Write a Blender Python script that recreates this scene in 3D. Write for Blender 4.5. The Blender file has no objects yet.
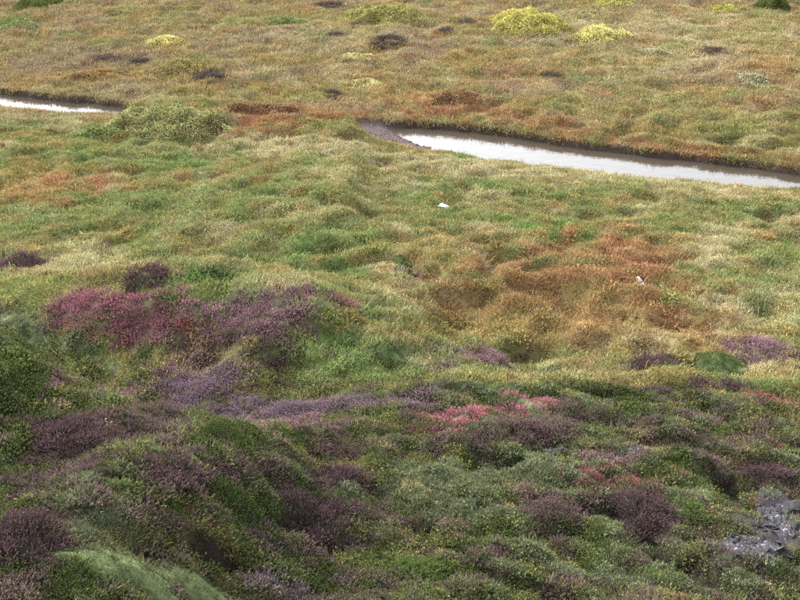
import bpy, math
import numpy as np

rad = math.radians
sc = bpy.context.scene

# ------------------------------------------------------------ camera, sky, sun, exposure
CAM_Z, PITCH, FOC = 9.0, 25.0, 52.3
cam_d = bpy.data.cameras.new('camera')
cam_d.lens = FOC
cam_d.sensor_width = 36.0
cam_d.clip_start = 0.1
cam_d.clip_end = 6000.0
cam = bpy.data.objects.new('camera', cam_d)
sc.collection.objects.link(cam)
cam.location = (0.0, 0.0, CAM_Z)
cam.rotation_euler = (rad(90.0 - PITCH), 0.0, 0.0)
sc.camera = cam

SUN_EL, SUN_AZ = 38.0, -46.0          # azimuth measured from the view direction (+Y), negative = left
world = bpy.data.worlds.new('World')
sc.world = world
world.use_nodes = True
wn = world.node_tree
bg = wn.nodes['Background']
sky = wn.nodes.new('ShaderNodeTexSky')
sky.sky_type = 'NISHITA'
sky.sun_disc = False
sky.sun_elevation = rad(SUN_EL)
sky.sun_rotation = rad(SUN_AZ)
sky.air_density = 1.2
sky.dust_density = 5.0
sky.ozone_density = 2.0
hs = wn.nodes.new('ShaderNodeHueSaturation')   # cloud veil: the whole sky is grey-white
hs.inputs['Saturation'].default_value = 0.28
wn.links.new(sky.outputs[0], hs.inputs['Color'])
wn.links.new(hs.outputs[0], bg.inputs['Color'])
bg.inputs['Strength'].default_value = 0.15

sun_d = bpy.data.lights.new('sun', 'SUN')
sun_d.energy = 0.95
sun_d.angle = rad(30.0)                # the bright part of an overcast sky
sun_d.color = (1.0, 1.0, 1.0)
sun = bpy.data.objects.new('sun', sun_d)
sc.collection.objects.link(sun)
sun.location = (-20, 20, 40)
sun.rotation_euler = (rad(90.0 - SUN_EL), 0.0, rad(180.0 - SUN_AZ))

sc.view_settings.view_transform = 'Standard'
sc.view_settings.look = 'None'
sc.view_settings.gamma = 1.0
sc.view_settings.use_curve_mapping = False
sc.view_settings.exposure = 2.68
sc.cycles.use_denoising = False           # keep the fine grain of leaves and blades
sc.cycles.max_bounces = 5
sc.cycles.diffuse_bounces = 2
sc.cycles.glossy_bounces = 2
sc.cycles.transmission_bounces = 3
sc.cycles.sample_clamp_indirect = 4.0

# ------------------------------------------------------------ terrain functions (metres)
def _grad_noise(x, y, seed):
    r = np.random.RandomState(seed)
    perm = r.permutation(512)
    ang = r.rand(512) * 2 * np.pi
    gx, gy = np.cos(ang), np.sin(ang)
    xi = np.floor(x).astype(np.int64); yi = np.floor(y).astype(np.int64)
    xf = x - xi; yf = y - yi
    def g(ix, iy, fx, fy):
        h = perm[(perm[ix & 511] + iy) & 511]
        return gx[h] * fx + gy[h] * fy
    u = xf * xf * xf * (xf * (xf * 6 - 15) + 10)
    v = yf * yf * yf * (yf * (yf * 6 - 15) + 10)
    a = g(xi, yi, xf, yf); b = g(xi + 1, yi, xf - 1, yf)
    c = g(xi, yi + 1, xf, yf - 1); d = g(xi + 1, yi + 1, xf - 1, yf - 1)
    return (a + u * (b - a) + v * ((c + u * (d - c)) - (a + u * (b - a)))) * 1.5

def noise(x, y, scale, seed, octaves=1, gain=0.5):
    t = 0.0; amp = 1.0; s = 1.0 / scale
    for o in range(octaves):
        t = t + amp * _grad_noise(x * s + 17.3 * o, y * s - 9.1 * o, seed + 31 * o)
        amp *= gain; s *= 2.03
    return t

def sstep(a, b, v):
    t = np.clip((v - a) / (b - a), 0.0, 1.0)
    return t * t * (3 - 2 * t)

_PY = np.array([-400, -60, -14, 0, 3, 4.6, 8, 11.6, 12.4, 13.3, 14.5, 18, 22, 25.5, 30, 40, 50, 70, 120, 250, 500, 1500, 4000.])
_PZ = np.array([20, 11, 8.2, 7.35, 6.15, 5.25, 3.75, 2.35, 2.0, 1.55, 1.32, 1.15, 1.0, 0.72, 0.62, 0.85, 1.15, 1.8, 3.5, 9, 16, 30, 40.])
_gy = np.arange(-400, 300, 0.1)
_gz = np.interp(_gy, _PY, _PZ)
_k = np.exp(-0.5 * (np.arange(-20, 21) * 0.1 / 0.45) ** 2); _k /= _k.sum()
_gz = np.convolve(np.pad(_gz, 20, mode='edge'), _k, mode='valid')

def profile(y):
    return np.where(y < 299, np.interp(y, _gy, _gz), np.interp(y, _PY, _PZ))

def mound(x, y, cx, cy, sx, sy, h, rot=0.0, p=2.0):
    c, s = math.cos(rad(rot)), math.sin(rad(rot))
    u = ((x - cx) * c + (y - cy) * s) / sx
    v = (-(x - cx) * s + (y - cy) * c) / sy
    return h * np.exp(-0.5 * (u * u + v * v) ** (p / 2))

# stream: y of the far and near water edges along x
_SX = np.array([-60, -30, -16, -12.4, -11.6, -11.0, -8.3, -7.4, -6.0, -2.5, -0.6, 0.4, 1.6, 3.4, 5.0, 7.0, 8.7, 9.5, 11, 14, 20, 40, 80.])
_SF = np.array([56, 42, 35.3, 33.8, 33.55, 33.3, 32.35, 31.9, 31.35, 30.6, 30.3, 30.15, 29.95, 29.0, 28.15, 27.35, 26.7, 26.2, 25.7, 25.0, 24.8, 23, 19.])
_SN = np.array([55, 41.4, 34.7, 33.3, 32.8, 32.2, 31.55, 31.35, 30.8, 30.0, 29.0, 28.4, 27.85, 27.1, 26.5, 25.85, 25.45, 25.6, 25.2, 24.4, 24.2, 22.4, 18.4])

def stream(x, y):
    f = np.interp(x, _SX, _SF) + 0.10 * noise(x, x * 0 + 3.3, 0.9, 5, 2)
    n = np.interp(x, _SX, _SN) + 0.12 * noise(x, x * 0 + 8.1, 0.8, 6, 2)
    return f, n

def smooth_terrain(x, y):
    yw = y + (1 - sstep(14, 18, y)) * sstep(2, 5, y) * (0.55 * noise(x, x * 0 + 2.2, 2.4, 15, 2) + 0.25 * noise(x, y, 1.1, 16))
    z = profile(yw)
    z = z - mound(x, y, -1.5, 11.3, 1.5, 1.0, 0.34, -10, 2.4) + mound(x, y, 2.1, 11.4, 1.3, 0.8, 0.16)
    z = z + mound(x, y, -4.75, 9.6, 1.35, 1.25, 1.30, 0, 2.4)          # near left hummock
    z = z + mound(x, y, -2.85, 14.8, 2.5, 1.25, 1.10, -6, 2.6)         # heather mound
    z = z + mound(x, y, -7.3, 16.5, 1.6, 1.2, 0.45)
    z = z + mound(x, y, 5.9, 19.6, 2.2, 1.6, 0.25, -25, 2.6)           # russet rise
    z = z + mound(x, y, -0.6, 20.6, 4.2, 3.2, 0.42, 0, 3.0)           # broad meadow dome, falling away on its right
    z = z + mound(x, y, 1.6, 18.0, 1.7, 1.3, 0.22)
    z = z - mound(x, y, 1.6, 14.9, 1.2, 0.9, 0.25)
    z = z + mound(x, y, -3.2, 28.4, 4.6, 1.3, 0.16, -8, 3.0)           # near bank hiding the brook
    z = z + mound(x, y, -5.9, 29.0, 1.8, 0.9, 0.22, -8, 2.5)
    z = z + mound(x, y, -11.5, 26.0, 3.0, 2.5, 0.25)
    z = z + mound(x, y, 3.2, 9.2, 1.5, 1.4, 0.18)
    z = z + mound(x, y, 3.4, 6.3, 0.9, 1.0, 0.14)
    z = z + mound(x, y, -2.0, 5.8, 1.3, 0.6, 0.14, -20)
    z = z + mound(x, y, -2.6, 8.4, 1.2, 0.9, 0.18)
    far = sstep(28, 40, y)
    z = z + far * (0.22 * noise(x, y, 9, 11, 2)) + sstep(70, 300, y) * 6 * noise(x, y, 140, 12, 3)
    z = z + sstep(20, 200, np.abs(x)) * 3 * noise(x, y, 90, 13, 3)
    # stream channel
    f, n = stream(x, y)
    hide = 1.3 * np.exp(-0.5 * ((x + 4.0) / 2.5) ** 6) + 0.5 * sstep(9.2, 10.0, x) + 0.4 * sstep(11.5, 12.3, -x) + 2.0 * sstep(60, 90, np.abs(x))
    dn = n - y
    cap = np.where(dn > 0, 0.05 + 0.13 * dn + hide, 99.0)              # low shelving near bank
    cap = np.where(y > f, 0.11 + 0.080 * (y - f), cap)                  # cut far bank
    z = np.where(np.minimum(z, cap) < z, cap + 0.05 * (z - cap), z)
    mid = 0.5 * (f + n)
    bf = np.where(y > mid, y - f, n - y)                              # >0 outside the water
    wbank = np.where(y > mid, 0.16, 0.75)
    bed = -0.30 + 0.44 * np.exp(-((x + 1.25 + 0.6 * (y - 29.2) + 0.25 * noise(x, y, 0.6, 7, 2)) / 1.8) ** 4) + 0.25 * np.exp(-0.5 * ((x + 4.0) / 2.2) ** 4)
    bed = np.minimum(bed, 0.045)
    t = sstep(-0.18, 1.0, bf / wbank)
    return np.where(bf < wbank, bed + (z - bed) * t, z)

def terraces(x, y):
    # diagonal moss shelves on the near slope
    a = rad(-33)
    u = x * math.cos(a) + y * math.sin(a); v = -x * math.sin(a) + y * math.cos(a)
    w = v + 0.25 * noise(x, y, 1.6, 41, 2)
    n = noise(u * 0.33, w, 0.62, 42, 2)
    return 1.0 - np.abs(n) * 2.2                                       # ridge lines near 1

def terrain(x, y):
    z = smooth_terrain(x, y)
    f, n = stream(x, y)
    d = np.maximum(y - f, n - y)
    keep = sstep(0.0, np.where(y < n, 2.6, 1.0), d)
    near = 1 - sstep(11.5, 14.5, y)
    midw = sstep(11.5, 14.5, y) * (1 - sstep(30, 34, y))
    farw = sstep(28, 34, y) * (1 - sstep(90, 140, y))
    h = near * (0.08 * noise(x, y, 0.85, 21, 2) + 0.055 * noise(x, y, 0.33, 22, 2) + 0.03 * noise(x, y, 0.14, 27, 2)
                + (0.02 + 0.10 * sstep(-0.5, 1.2, x)) * np.clip(terraces(x, y), -0.3, 1))
    b = noise(0.8 * x - 0.45 * y, 0.9 * y + 0.35 * x, 1.15, 23, 2)
    h = h + midw * ((0.21 + 0.13 * np.clip(noise(x, y, 4.0, 29), -.6, 1)) * (0.55 - np.abs(b) * 1.4) + 0.035 * noise(x, y, 0.35, 24))
    h = h + farw * (0.15 * (0.5 - np.abs(noise(x * 0.8, y, 1.5, 25, 2)) * 1.3) + 0.05 * noise(x, y, 0.5, 26))
    for t in BARE_ZONE:                                                # peat hollows
        if t[0] == 'soil':
            h = h - 0.13 * np.clip(blob(t, x, y, 810), 0, 1)
    return z + keep * h * (1 - sstep(60, 120, np.abs(x)))

def grid_axis(segs):
    v = []
    for a, b, s in segs:
        v.append(np.arange(a, b - s * 0.01, s))
    return np.concatenate(v)

def grow(a, b, k):
    v = [a]; s = 0.5
    while v[-1] < b:
        s *= k; v.append(v[-1] + s)
    return np.array(v)

# ------------------------------------------------------------ where things grow (metres: centre x, y, half axes ux, uy, vx, vy, strength)
GRASS_TINT = [
    ('olive', 0.0, 35.64, 15.56, -0.97, 0.0, -6.57, 0.0),
    ('violet', -10.07, 36.32, 3.55, -0.34, 0.65, -2.7, 0.7),
    ('violet', -4.83, 37.4, 2.93, -0.21, 0.24, -2.16, 0.3),
    ('straw', 8.02, 39.03, 4.67, 0.14, -0.44, -2.4, 0.45),
    ('straw', -2.31, 38.37, 3.97, -0.22, 0.1, -1.81, 0.35),
    ('straw', 9.04, 34.8, 3.3, -0.13, -0.37, -1.61, 0.45),
    ('ochre', -8.76, 34.67, 2.32, -0.21, 0.19, -0.87, 0.8),
    ('ochre', -11.18, 34.12, 0.92, -0.08, 0.21, -0.74, 0.8),
    ('ochre', 2.45, 35.29, 1.67, -0.18, -0.05, -0.77, 0.65),
    ('russet', 3.26, 34.04, 1.76, -0.2, -0.06, -0.73, 0.5),
    ('ochre', -0.89, 33.97, 1.33, -0.04, 0.02, -0.82, 0.5),
    ('russet', 10.48, 33.48, 1.14, -0.07, -0.36, -1.33, 0.55),
    ('russet', 10.04, 30.81, 1.05, -0.09, -0.19, -0.69, 0.5),
    ('lime', 7.52, 30.43, 2.03, -0.51, -0.2, -0.9, 0.55),
    ('lime', 9.01, 28.97, 1.34, -0.72, -0.26, -0.81, 0.6),
    ('ochre', 5.65, 29.62, 1.41, -0.87, -0.19, -0.85, 0.5),
    ('lime', -6.45, 35.36, 1.56, -0.14, 0.19, -1.18, 0.5),
    ('russet', -2.79, 28.73, 2.12, 0.95, 0.19, -2.43, 1.0),
    ('russet', 1.11, 31.5, 1.8, -0.11, -0.04, -1.2, 1.0),
    ('ochre', -0.57, 32.22, 2.26, -0.08, 0.01, -0.75, 0.7),
    ('lime', -1.71, 27.48, 1.47, 0.8, 0.01, -0.62, 0.7),
    ('lime', 4.36, 30.86, 1.54, -0.66, -0.11, -0.68, 0.4),
    ('russet', 3.7, 29.74, 1.68, -1.23, -0.13, -0.69, 0.8),
    ('russet', 7.42, 27.6, 2.68, -1.17, -0.12, -0.43, 0.8),
    ('russet', 0.76, 28.21, 1.53, 0.63, -0.03, -0.81, 0.8),
    ('violet', -7.4, 32.4, 1.33, -1.91, 0.22, -1.06, 0.6),
    ('green', -13.26, 40.6, 1.07, -0.1, 0.26, -0.89, 0.8),
    ('green', -3.79, 40.32, 1.16, 0.04, 0.07, -0.81, 0.7),
    ('green', -6.27, 27.06, 1.55, -0.37, 0.13, -0.68, 0.7),
    ('straw', -1.61, 25.7, 2.6, -0.04, 0.04, -1.12, 0.85),
    ('straw', 1.62, 25.65, 1.79, -0.78, -0.08, -0.95, 0.8),
    ('straw', 4.16, 25.57, 2.46, -0.54, -0.18, -1.07, 0.8),
    ('straw', 7.11, 24.41, 1.94, -0.22, -0.33, -1.17, 0.7),
    ('straw', -3.37, 25.95, 1.4, -0.03, 0.11, -0.92, 0.7),
    ('straw', -8.79, 29.15, 1.94, -0.6, 0.37, -1.31, 0.5),
    ('lime', -7.86, 25.81, 1.36, 0.09, 0.37, -1.32, 0.6),
    ('ochre', -7.64, 23.47, 1.26, 0.04, 0.25, -0.87, 1.0),
    ('russet', -6.65, 22.15, 1.48, -0.24, 0.27, -1.02, 1.0),
    ('ochre', -7.63, 22.04, 0.92, -0.07, 0.21, -0.7, 0.9),
    ('green', -5.29, 24.48, 2.0, -0.14, 0.29, -1.47, 0.6),
    ('green', -5.22, 20.31, 2.29, 0.57, 0.36, -1.36, 0.6),
    ('green', -3.22, 20.74, 2.22, 0.62, 0.25, -1.51, 0.55),
    ('green', -1.73, 18.71, 1.57, 0.16, 0.06, -0.73, 0.6),
    ('green', -6.66, 20.07, 1.18, -0.21, 0.21, -0.71, 0.5),
    ('green', -0.69, 18.52, 1.03, 0.3, 0.03, -1.03, 0.5),
    ('green', 1.32, 20.55, 1.54, 0.36, -0.05, -0.79, 0.55),
    ('bright', 2.83, 19.68, 0.75, -0.44, -0.11, -0.66, 0.9),
    ('bright', 2.66, 20.61, 0.78, 0.14, -0.07, -0.63, 0.6),
    ('green', 3.41, 23.4, 1.54, 0.34, -0.11, -0.8, 0.5),
    ('lime', -5.16, 18.49, 1.28, 0.36, 0.17, -0.62, 0.5),
    ('straw', -5.17, 17.51, 0.78, 0.13, 0.43, -1.54, 0.8),
    ('straw', -0.41, 22.81, 1.81, 1.08, 0.01, -0.87, 0.5),
    ('straw', -1.45, 19.69, 1.08, 0.42, 0.03, -0.45, 0.5),
    ('ochre', 0.34, 18.43, 1.03, 0.31, -0.01, -0.9, 0.5),
    ('russet', 3.41, 18.22, 1.4, -0.72, -0.38, -1.78, 1.0),
    ('russet', 2.46, 16.15, 1.6, -0.49, -0.22, -1.06, 0.75),
    ('russet', 3.93, 16.18, 0.45, -0.95, -0.31, -0.61, 1.0),
    ('russet', 2.2, 16.65, 1.12, 0.09, -0.08, -0.79, 0.8),
    ('russet', 0.77, 16.27, 0.78, 0.17, -0.03, -0.83, 0.55),
    ('russet', 1.46, 17.28, 0.99, 0.16, -0.04, -0.61, 0.7),
    ('russet', 4.48, 18.4, 0.2, -1.53, -0.44, -1.01, 0.9),
    ('russet', 4.77, 15.52, 0.55, -0.6, -0.3, -0.73, 0.7),
    ('ochre', 1.18, 15.38, 1.2, 0.67, -0.05, -0.76, 0.8),
    ('ochre', 2.7, 15.62, 1.19, -0.04, -0.08, -0.6, 0.7),
    ('lime', 3.12, 16.44, 0.6, -0.41, -0.11, -0.34, 0.6),
    ('russet', 3.05, 14.97, 0.84, -0.14, -0.04, -0.26, 0.5),
    ('straw', 5.26, 15.93, 0.55, -0.42, -0.29, -0.77, 0.75),
    ('straw', 5.62, 19.35, 0.56, 0.07, -0.36, -1.39, 0.7),
    ('straw', 3.64, 15.05, 0.85, -0.09, -0.05, -0.27, 0.5),
    ('green', 6.51, 18.81, 0.52, -1.02, -0.56, -1.39, 0.5),
    ('straw', 7.53, 21.49, 1.03, 0.13, -0.32, -1.02, 0.5),
    ('straw', 6.15, 16.59, 0.64, 0.01, -0.31, -0.98, 0.4),
    ('green', 6.27, 21.27, 1.24, 0.21, -0.21, -0.77, 0.35),
    ('straw', -0.08, 15.97, 0.35, -0.78, -0.37, -1.62, 0.4),
    ('green', -0.72, 13.54, 0.87, -0.34, -0.09, -0.61, 0.9),
    ('green', -0.51, 12.94, 0.89, -0.07, -0.0, -0.28, 0.9),
    ('green', -1.32, 13.67, 0.78, 0.13, 0.01, -0.21, 0.8),
    ('ochre', -2.12, 12.7, 0.89, -0.01, 0.04, -0.31, 0.6),
    ('green', -1.25, 12.69, 0.74, 0.03, 0.01, -0.2, 0.7),
    ('lime', -0.9, 13.13, 0.38, -0.02, 0.01, -0.18, 0.6),
    ('green', -2.8, 13.02, 0.8, -0.18, 0.03, -0.22, 0.6),
    ('lime', -5.3, 15.12, 1.03, -0.49, 0.16, -0.52, 0.6),
    ('russet', -2.82, 12.41, 0.33, 1.4, 0.04, -0.2, 0.4),
    ('ochre', 2.98, 12.61, 1.04, -0.52, -0.14, -0.63, 0.6),
    ('straw', 2.14, 13.65, 0.97, -0.35, -0.1, -0.67, 0.6),
    ('straw', 0.29, 9.24, 0.38, 0.05, -0.01, -0.25, 0.6),
    ('ochre', -2.35, 8.52, 0.23, 0.09, 0.04, -0.19, 0.6),
    ('russet', -1.72, 13.84, 0.92, 0.13, 0.01, -0.16, 0.6),
]
HEATHER_ZONE = [
    ('mauve', -2.76, 13.68, 2.03, -0.09, 0.07, -0.49, 1.0),
    ('mauve', -3.88, 13.99, 1.3, -0.29, 0.07, -0.39, 1.0),
    ('dull', -2.06, 13.27, 1.44, -0.02, 0.04, -0.4, 0.85),
    ('magenta', -3.76, 14.08, 1.03, -0.23, 0.06, -0.31, 1.0),
    ('magenta', -4.21, 14.28, 0.67, -0.19, 0.05, -0.23, 0.9),
    ('magenta', -2.89, 13.67, 1.08, -0.09, 0.04, -0.28, 1.0),
    ('mauve', -2.18, 13.78, 1.06, -0.06, 0.01, -0.31, 1.0),
    ('magenta', -3.27, 13.56, 0.81, -0.08, 0.03, -0.18, 0.9),
    ('mauve', -2.6, 13.44, 0.8, -0.08, 0.02, -0.18, 0.9),
    ('mauve', -1.36, 14.28, 0.93, 0.21, 0.0, -0.26, 1.2),
    ('mauve', -1.73, 13.93, 0.79, -0.04, -0.0, -0.27, 1.1),
    ('magenta', -0.95, 14.23, 0.46, -0.07, -0.02, -0.18, 0.8),
    ('dull', -1.77, 13.22, 0.57, -0.23, -0.04, -0.27, 0.8),
    ('dull', -1.89, 12.88, 0.64, 0.01, 0.02, -0.21, 0.5),
    ('dull', -6.22, 17.37, 0.68, -0.1, 0.33, -1.07, 1.1),
    ('plum', -3.52, 14.7, 0.52, -0.08, 0.05, -0.26, 1.1),
    ('mauve', -3.15, 9.15, 0.1, 1.98, 0.05, -0.2, 1.0),
    ('mauve', -3.35, 12.57, 0.25, 1.4, 0.04, -0.28, 1.1),
    ('lilac', -2.21, 12.0, 0.96, -0.47, 0.24, -1.44, 1.2),
    ('lilac', -1.06, 11.8, 0.94, -0.17, 0.04, -0.46, 1.2),
    ('lilac', -0.06, 11.57, 0.64, 0.08, 0.01, -0.29, 1.1),
    ('mauve', -1.24, 11.23, 0.51, 0.78, 0.1, -0.9, 0.9),
    ('lilac', 1.11, 14.26, 0.88, 0.7, -0.02, -0.41, 1.1),
    ('mauve', 0.52, 13.27, 0.4, 0.29, -0.01, -0.3, 0.9),
    ('plum', 2.22, 14.69, 0.69, -0.14, -0.04, -0.29, 0.8),
    ('plum', 3.46, 13.89, 0.56, -0.06, -0.18, -0.75, 1.1),
    ('mauve', 5.05, 14.65, 0.59, -0.55, -0.13, -0.36, 1.1),
    ('plum', 5.34, 14.02, 0.28, -0.16, -0.11, -0.32, 0.9),
    ('plum', 3.55, 12.42, 0.97, 0.34, -0.05, -0.21, 0.8),
    ('mauve', 1.46, 15.08, 0.61, 0.3, -0.01, -0.18, 0.4),
    ('plum', -2.79, 8.15, 0.6, 0.17, 0.15, -0.54, 1.0),
    ('dull', -2.08, 8.86, 0.37, 0.33, 0.42, -1.85, 0.8),
    ('plum', -1.93, 7.61, 0.64, 0.41, 0.07, -0.32, 0.8),
    ('plum', -2.41, 6.1, 0.37, 0.12, 0.12, -0.39, 1.0),
    ('plum', -2.65, 7.16, 0.55, -0.1, 0.13, -0.41, 0.8),
    ('dull', -1.37, 8.37, 0.47, 0.84, 0.03, -0.22, 0.9),
    ('plum', -0.71, 8.56, 0.6, 0.52, 0.02, -0.32, 1.0),
    ('dull', -0.99, 7.8, 0.42, 0.53, 0.02, -0.17, 0.7),
    ('plum', -0.58, 9.42, 0.33, 0.22, 0.01, -0.21, 0.9),
    ('plum', -0.52, 10.28, 0.58, 0.43, 0.01, -0.23, 0.8),
    ('dull', 1.36, 10.8, 0.77, 0.08, -0.03, -0.32, 1.0),
    ('dull', 2.24, 11.19, 0.69, 0.08, -0.04, -0.25, 0.9),
    ('plum', 0.58, 10.38, 0.42, 0.05, -0.01, -0.2, 0.9),
    ('plum', 2.3, 9.03, 0.45, -0.38, -0.16, -0.42, 1.0),
    ('dull', 1.5, 9.05, 0.48, 0.06, -0.04, -0.28, 1.0),
    ('dull', 3.47, 11.6, 0.84, 0.1, -0.06, -0.24, 0.8),
    ('dull', 2.81, 11.77, 0.6, 0.06, -0.04, -0.19, 0.7),
    ('plum', 3.61, 10.1, 0.46, -0.16, -0.09, -0.23, 0.8),
    ('dull', 2.88, 10.78, 0.67, 0.06, -0.06, -0.25, 0.8),
    ('plum', 4.01, 10.89, 0.58, 0.07, -0.07, -0.22, 0.8),
    ('lilac', -0.89, 7.19, 0.37, 0.38, 0.01, -0.1, 1.2),
    ('mauve', -1.34, 6.54, 0.22, 0.33, 0.01, -0.07, 0.9),
    ('dull', 0.33, 7.65, 0.66, 0.08, -0.0, -0.14, 0.5),
    ('mauve', 2.07, 10.15, 0.63, 0.06, -0.02, -0.14, 0.9),
    ('dull', 1.33, 7.71, 0.51, 0.05, -0.02, -0.12, 0.7),
    ('mauve', 1.15, 9.32, 0.39, 0.04, -0.01, -0.15, 0.6),
    ('plum', 2.91, 8.0, 0.53, 0.04, -0.05, -0.17, 0.6),
    ('mauve', 1.66, 10.24, 0.42, 0.05, -0.02, -0.12, 0.7),
    ('dull', -1.88, 5.84, 0.29, 0.27, 0.02, -0.08, 0.8),
    ('plum', -1.57, 7.2, 0.22, 0.36, 0.02, -0.1, 0.6),
]
BILBERRY_ZONE = [
    ('rose', 0.58, 11.12, 0.43, 0.16, -0.0, -0.25, 1.0),
    ('rose', 1.38, 11.53, 0.57, 0.15, -0.02, -0.21, 1.0),
    ('crimson', 1.89, 9.7, 0.49, -0.06, -0.02, -0.11, 1.0),
    ('rose', 1.61, 9.81, 0.25, 0.03, -0.01, -0.09, 0.8),
    ('crimson', 4.48, 12.24, 0.51, -0.0, -0.12, -0.35, 1.0),
    ('crimson', -0.77, 14.64, 0.4, 0.39, 0.01, -0.21, 0.5),
    ('crimson', -3.03, 13.74, 0.54, -0.05, 0.01, -0.1, 0.6),
    ('crimson', -4.41, 14.21, 0.38, -0.13, 0.03, -0.14, 0.6),
    ('crimson', 5.4, 19.32, 0.38, 0.06, -0.09, -0.35, 0.0),
    ('crimson', 1.93, 17.98, 0.34, 0.07, -0.03, -0.31, 0.3),
]
CROWBERRY_ZONE = [
    ('crow', 2.39, 12.11, 0.96, 0.03, -0.05, -0.26, 0.9),
    ('crow', 2.79, 11.71, 0.71, 0.06, -0.04, -0.22, 0.8),
    ('crow', 3.31, 10.97, 0.68, 0.07, -0.06, -0.23, 0.9),
    ('crow', -1.71, 8.5, 0.43, 0.47, 0.05, -0.3, 0.8),
    ('crow', -1.34, 7.82, 0.38, 0.66, 0.03, -0.2, 1.0),
    ('crow', -2.12, 5.84, 0.26, 0.15, 0.04, -0.16, 1.0),
    ('crow', 0.17, 7.91, 0.59, 0.08, -0.0, -0.23, 1.0),
    ('crow', -0.56, 7.47, 0.53, 0.29, 0.01, -0.15, 0.9),
    ('crow', -1.67, 7.36, 0.35, 0.52, 0.02, -0.13, 0.7),
    ('crow', -3.28, 12.26, 0.08, 1.65, 0.24, -0.92, 0.8),
    ('crow', -0.99, 9.85, 0.42, 0.68, 0.01, -0.17, 0.9),
    ('crow', 3.04, 9.9, 0.62, 0.05, -0.05, -0.19, 0.6),
    ('crow', -1.61, 8.91, 0.2, 0.21, 0.06, -0.36, 1.2),
    ('crow', 1.92, 12.16, 0.73, 0.1, -0.03, -0.2, 0.8),
    ('crow', -4.48, 13.63, 0.89, -0.64, -0.04, -0.28, 1.3),
    ('crow', -3.47, 9.38, -0.11, 2.07, 0.82, -2.3, 1.3),
    ('crow', -3.99, 13.13, -0.12, 1.83, 0.03, -0.15, 0.6),
    ('crow', 1.8, 8.52, 0.55, 0.05, -0.04, -0.22, 0.7),
    ('crow', 0.72, 8.6, 0.45, 0.03, -0.01, -0.17, 0.7),
    ('crow', -3.19, 8.55, 0.4, 0.29, 0.06, -0.2, 0.9),
    ('crow', 1.8, 11.23, 0.46, 0.06, -0.02, -0.17, 0.6),
    ('crow', -0.21, 10.31, 0.41, 0.12, 0.0, -0.2, 0.7),
    ('crow', 1.05, 10.34, 0.42, 0.04, -0.01, -0.18, 0.7),
]
MOSS_ZONE = [
    ('moss', 0.8, 9.73, 1.11, 0.14, -0.03, -0.41, 1.1),
    ('moss', 0.38, 9.16, 0.84, -0.14, -0.03, -0.33, 1.1),
    ('moss', 1.58, 9.63, 0.56, -0.17, -0.04, -0.2, 0.9),
    ('moss', 1.22, 10.0, 0.72, 0.08, -0.02, -0.19, 0.9),
    ('moss', 1.84, 7.81, 0.56, -0.39, -0.07, -0.18, 0.9),
    ('moss', 1.22, 8.19, 0.5, -0.46, -0.05, -0.14, 0.8),
    ('moss', -2.01, 6.65, 0.25, 0.21, 0.03, -0.12, 1.2),
    ('moss', -2.22, 6.7, 0.24, 0.13, 0.03, -0.12, 0.6),
    ('moss', -5.06, 14.27, 0.93, -0.77, -0.0, -0.17, 1.3),
    ('moss', -4.2, 13.55, 0.63, -0.44, -0.03, -0.11, 1.3),
    ('moss', 2.13, 13.56, 1.09, -0.29, -0.08, -0.54, 1.0),
    ('moss', 0.96, 12.19, 0.61, 0.06, -0.03, -0.44, 0.8),
    ('moss', 1.74, 11.71, 0.71, 0.09, -0.02, -0.16, 0.7),
    ('moss', 2.84, 9.48, 0.28, -0.33, -0.07, -0.16, 0.9),
    ('moss', 2.1, 8.26, 0.36, -0.49, -0.07, -0.13, 1.0),
    ('moss', 1.45, 11.17, 0.45, 0.06, -0.01, -0.11, 0.8),
    ('moss', 0.2, 9.9, 0.4, 0.06, -0.0, -0.19, 0.8),
    ('moss', 2.86, 7.82, 0.46, -0.13, -0.05, -0.13, 0.7),
    ('moss', 2.69, 10.13, 0.5, -0.06, -0.02, -0.09, 0.6),
    ('moss', 0.83, 8.89, 0.45, -0.13, -0.02, -0.15, 0.7),
    ('moss', -5.18, 13.95, 0.5, -0.38, 0.36, -1.02, 0.9),
]
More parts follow.
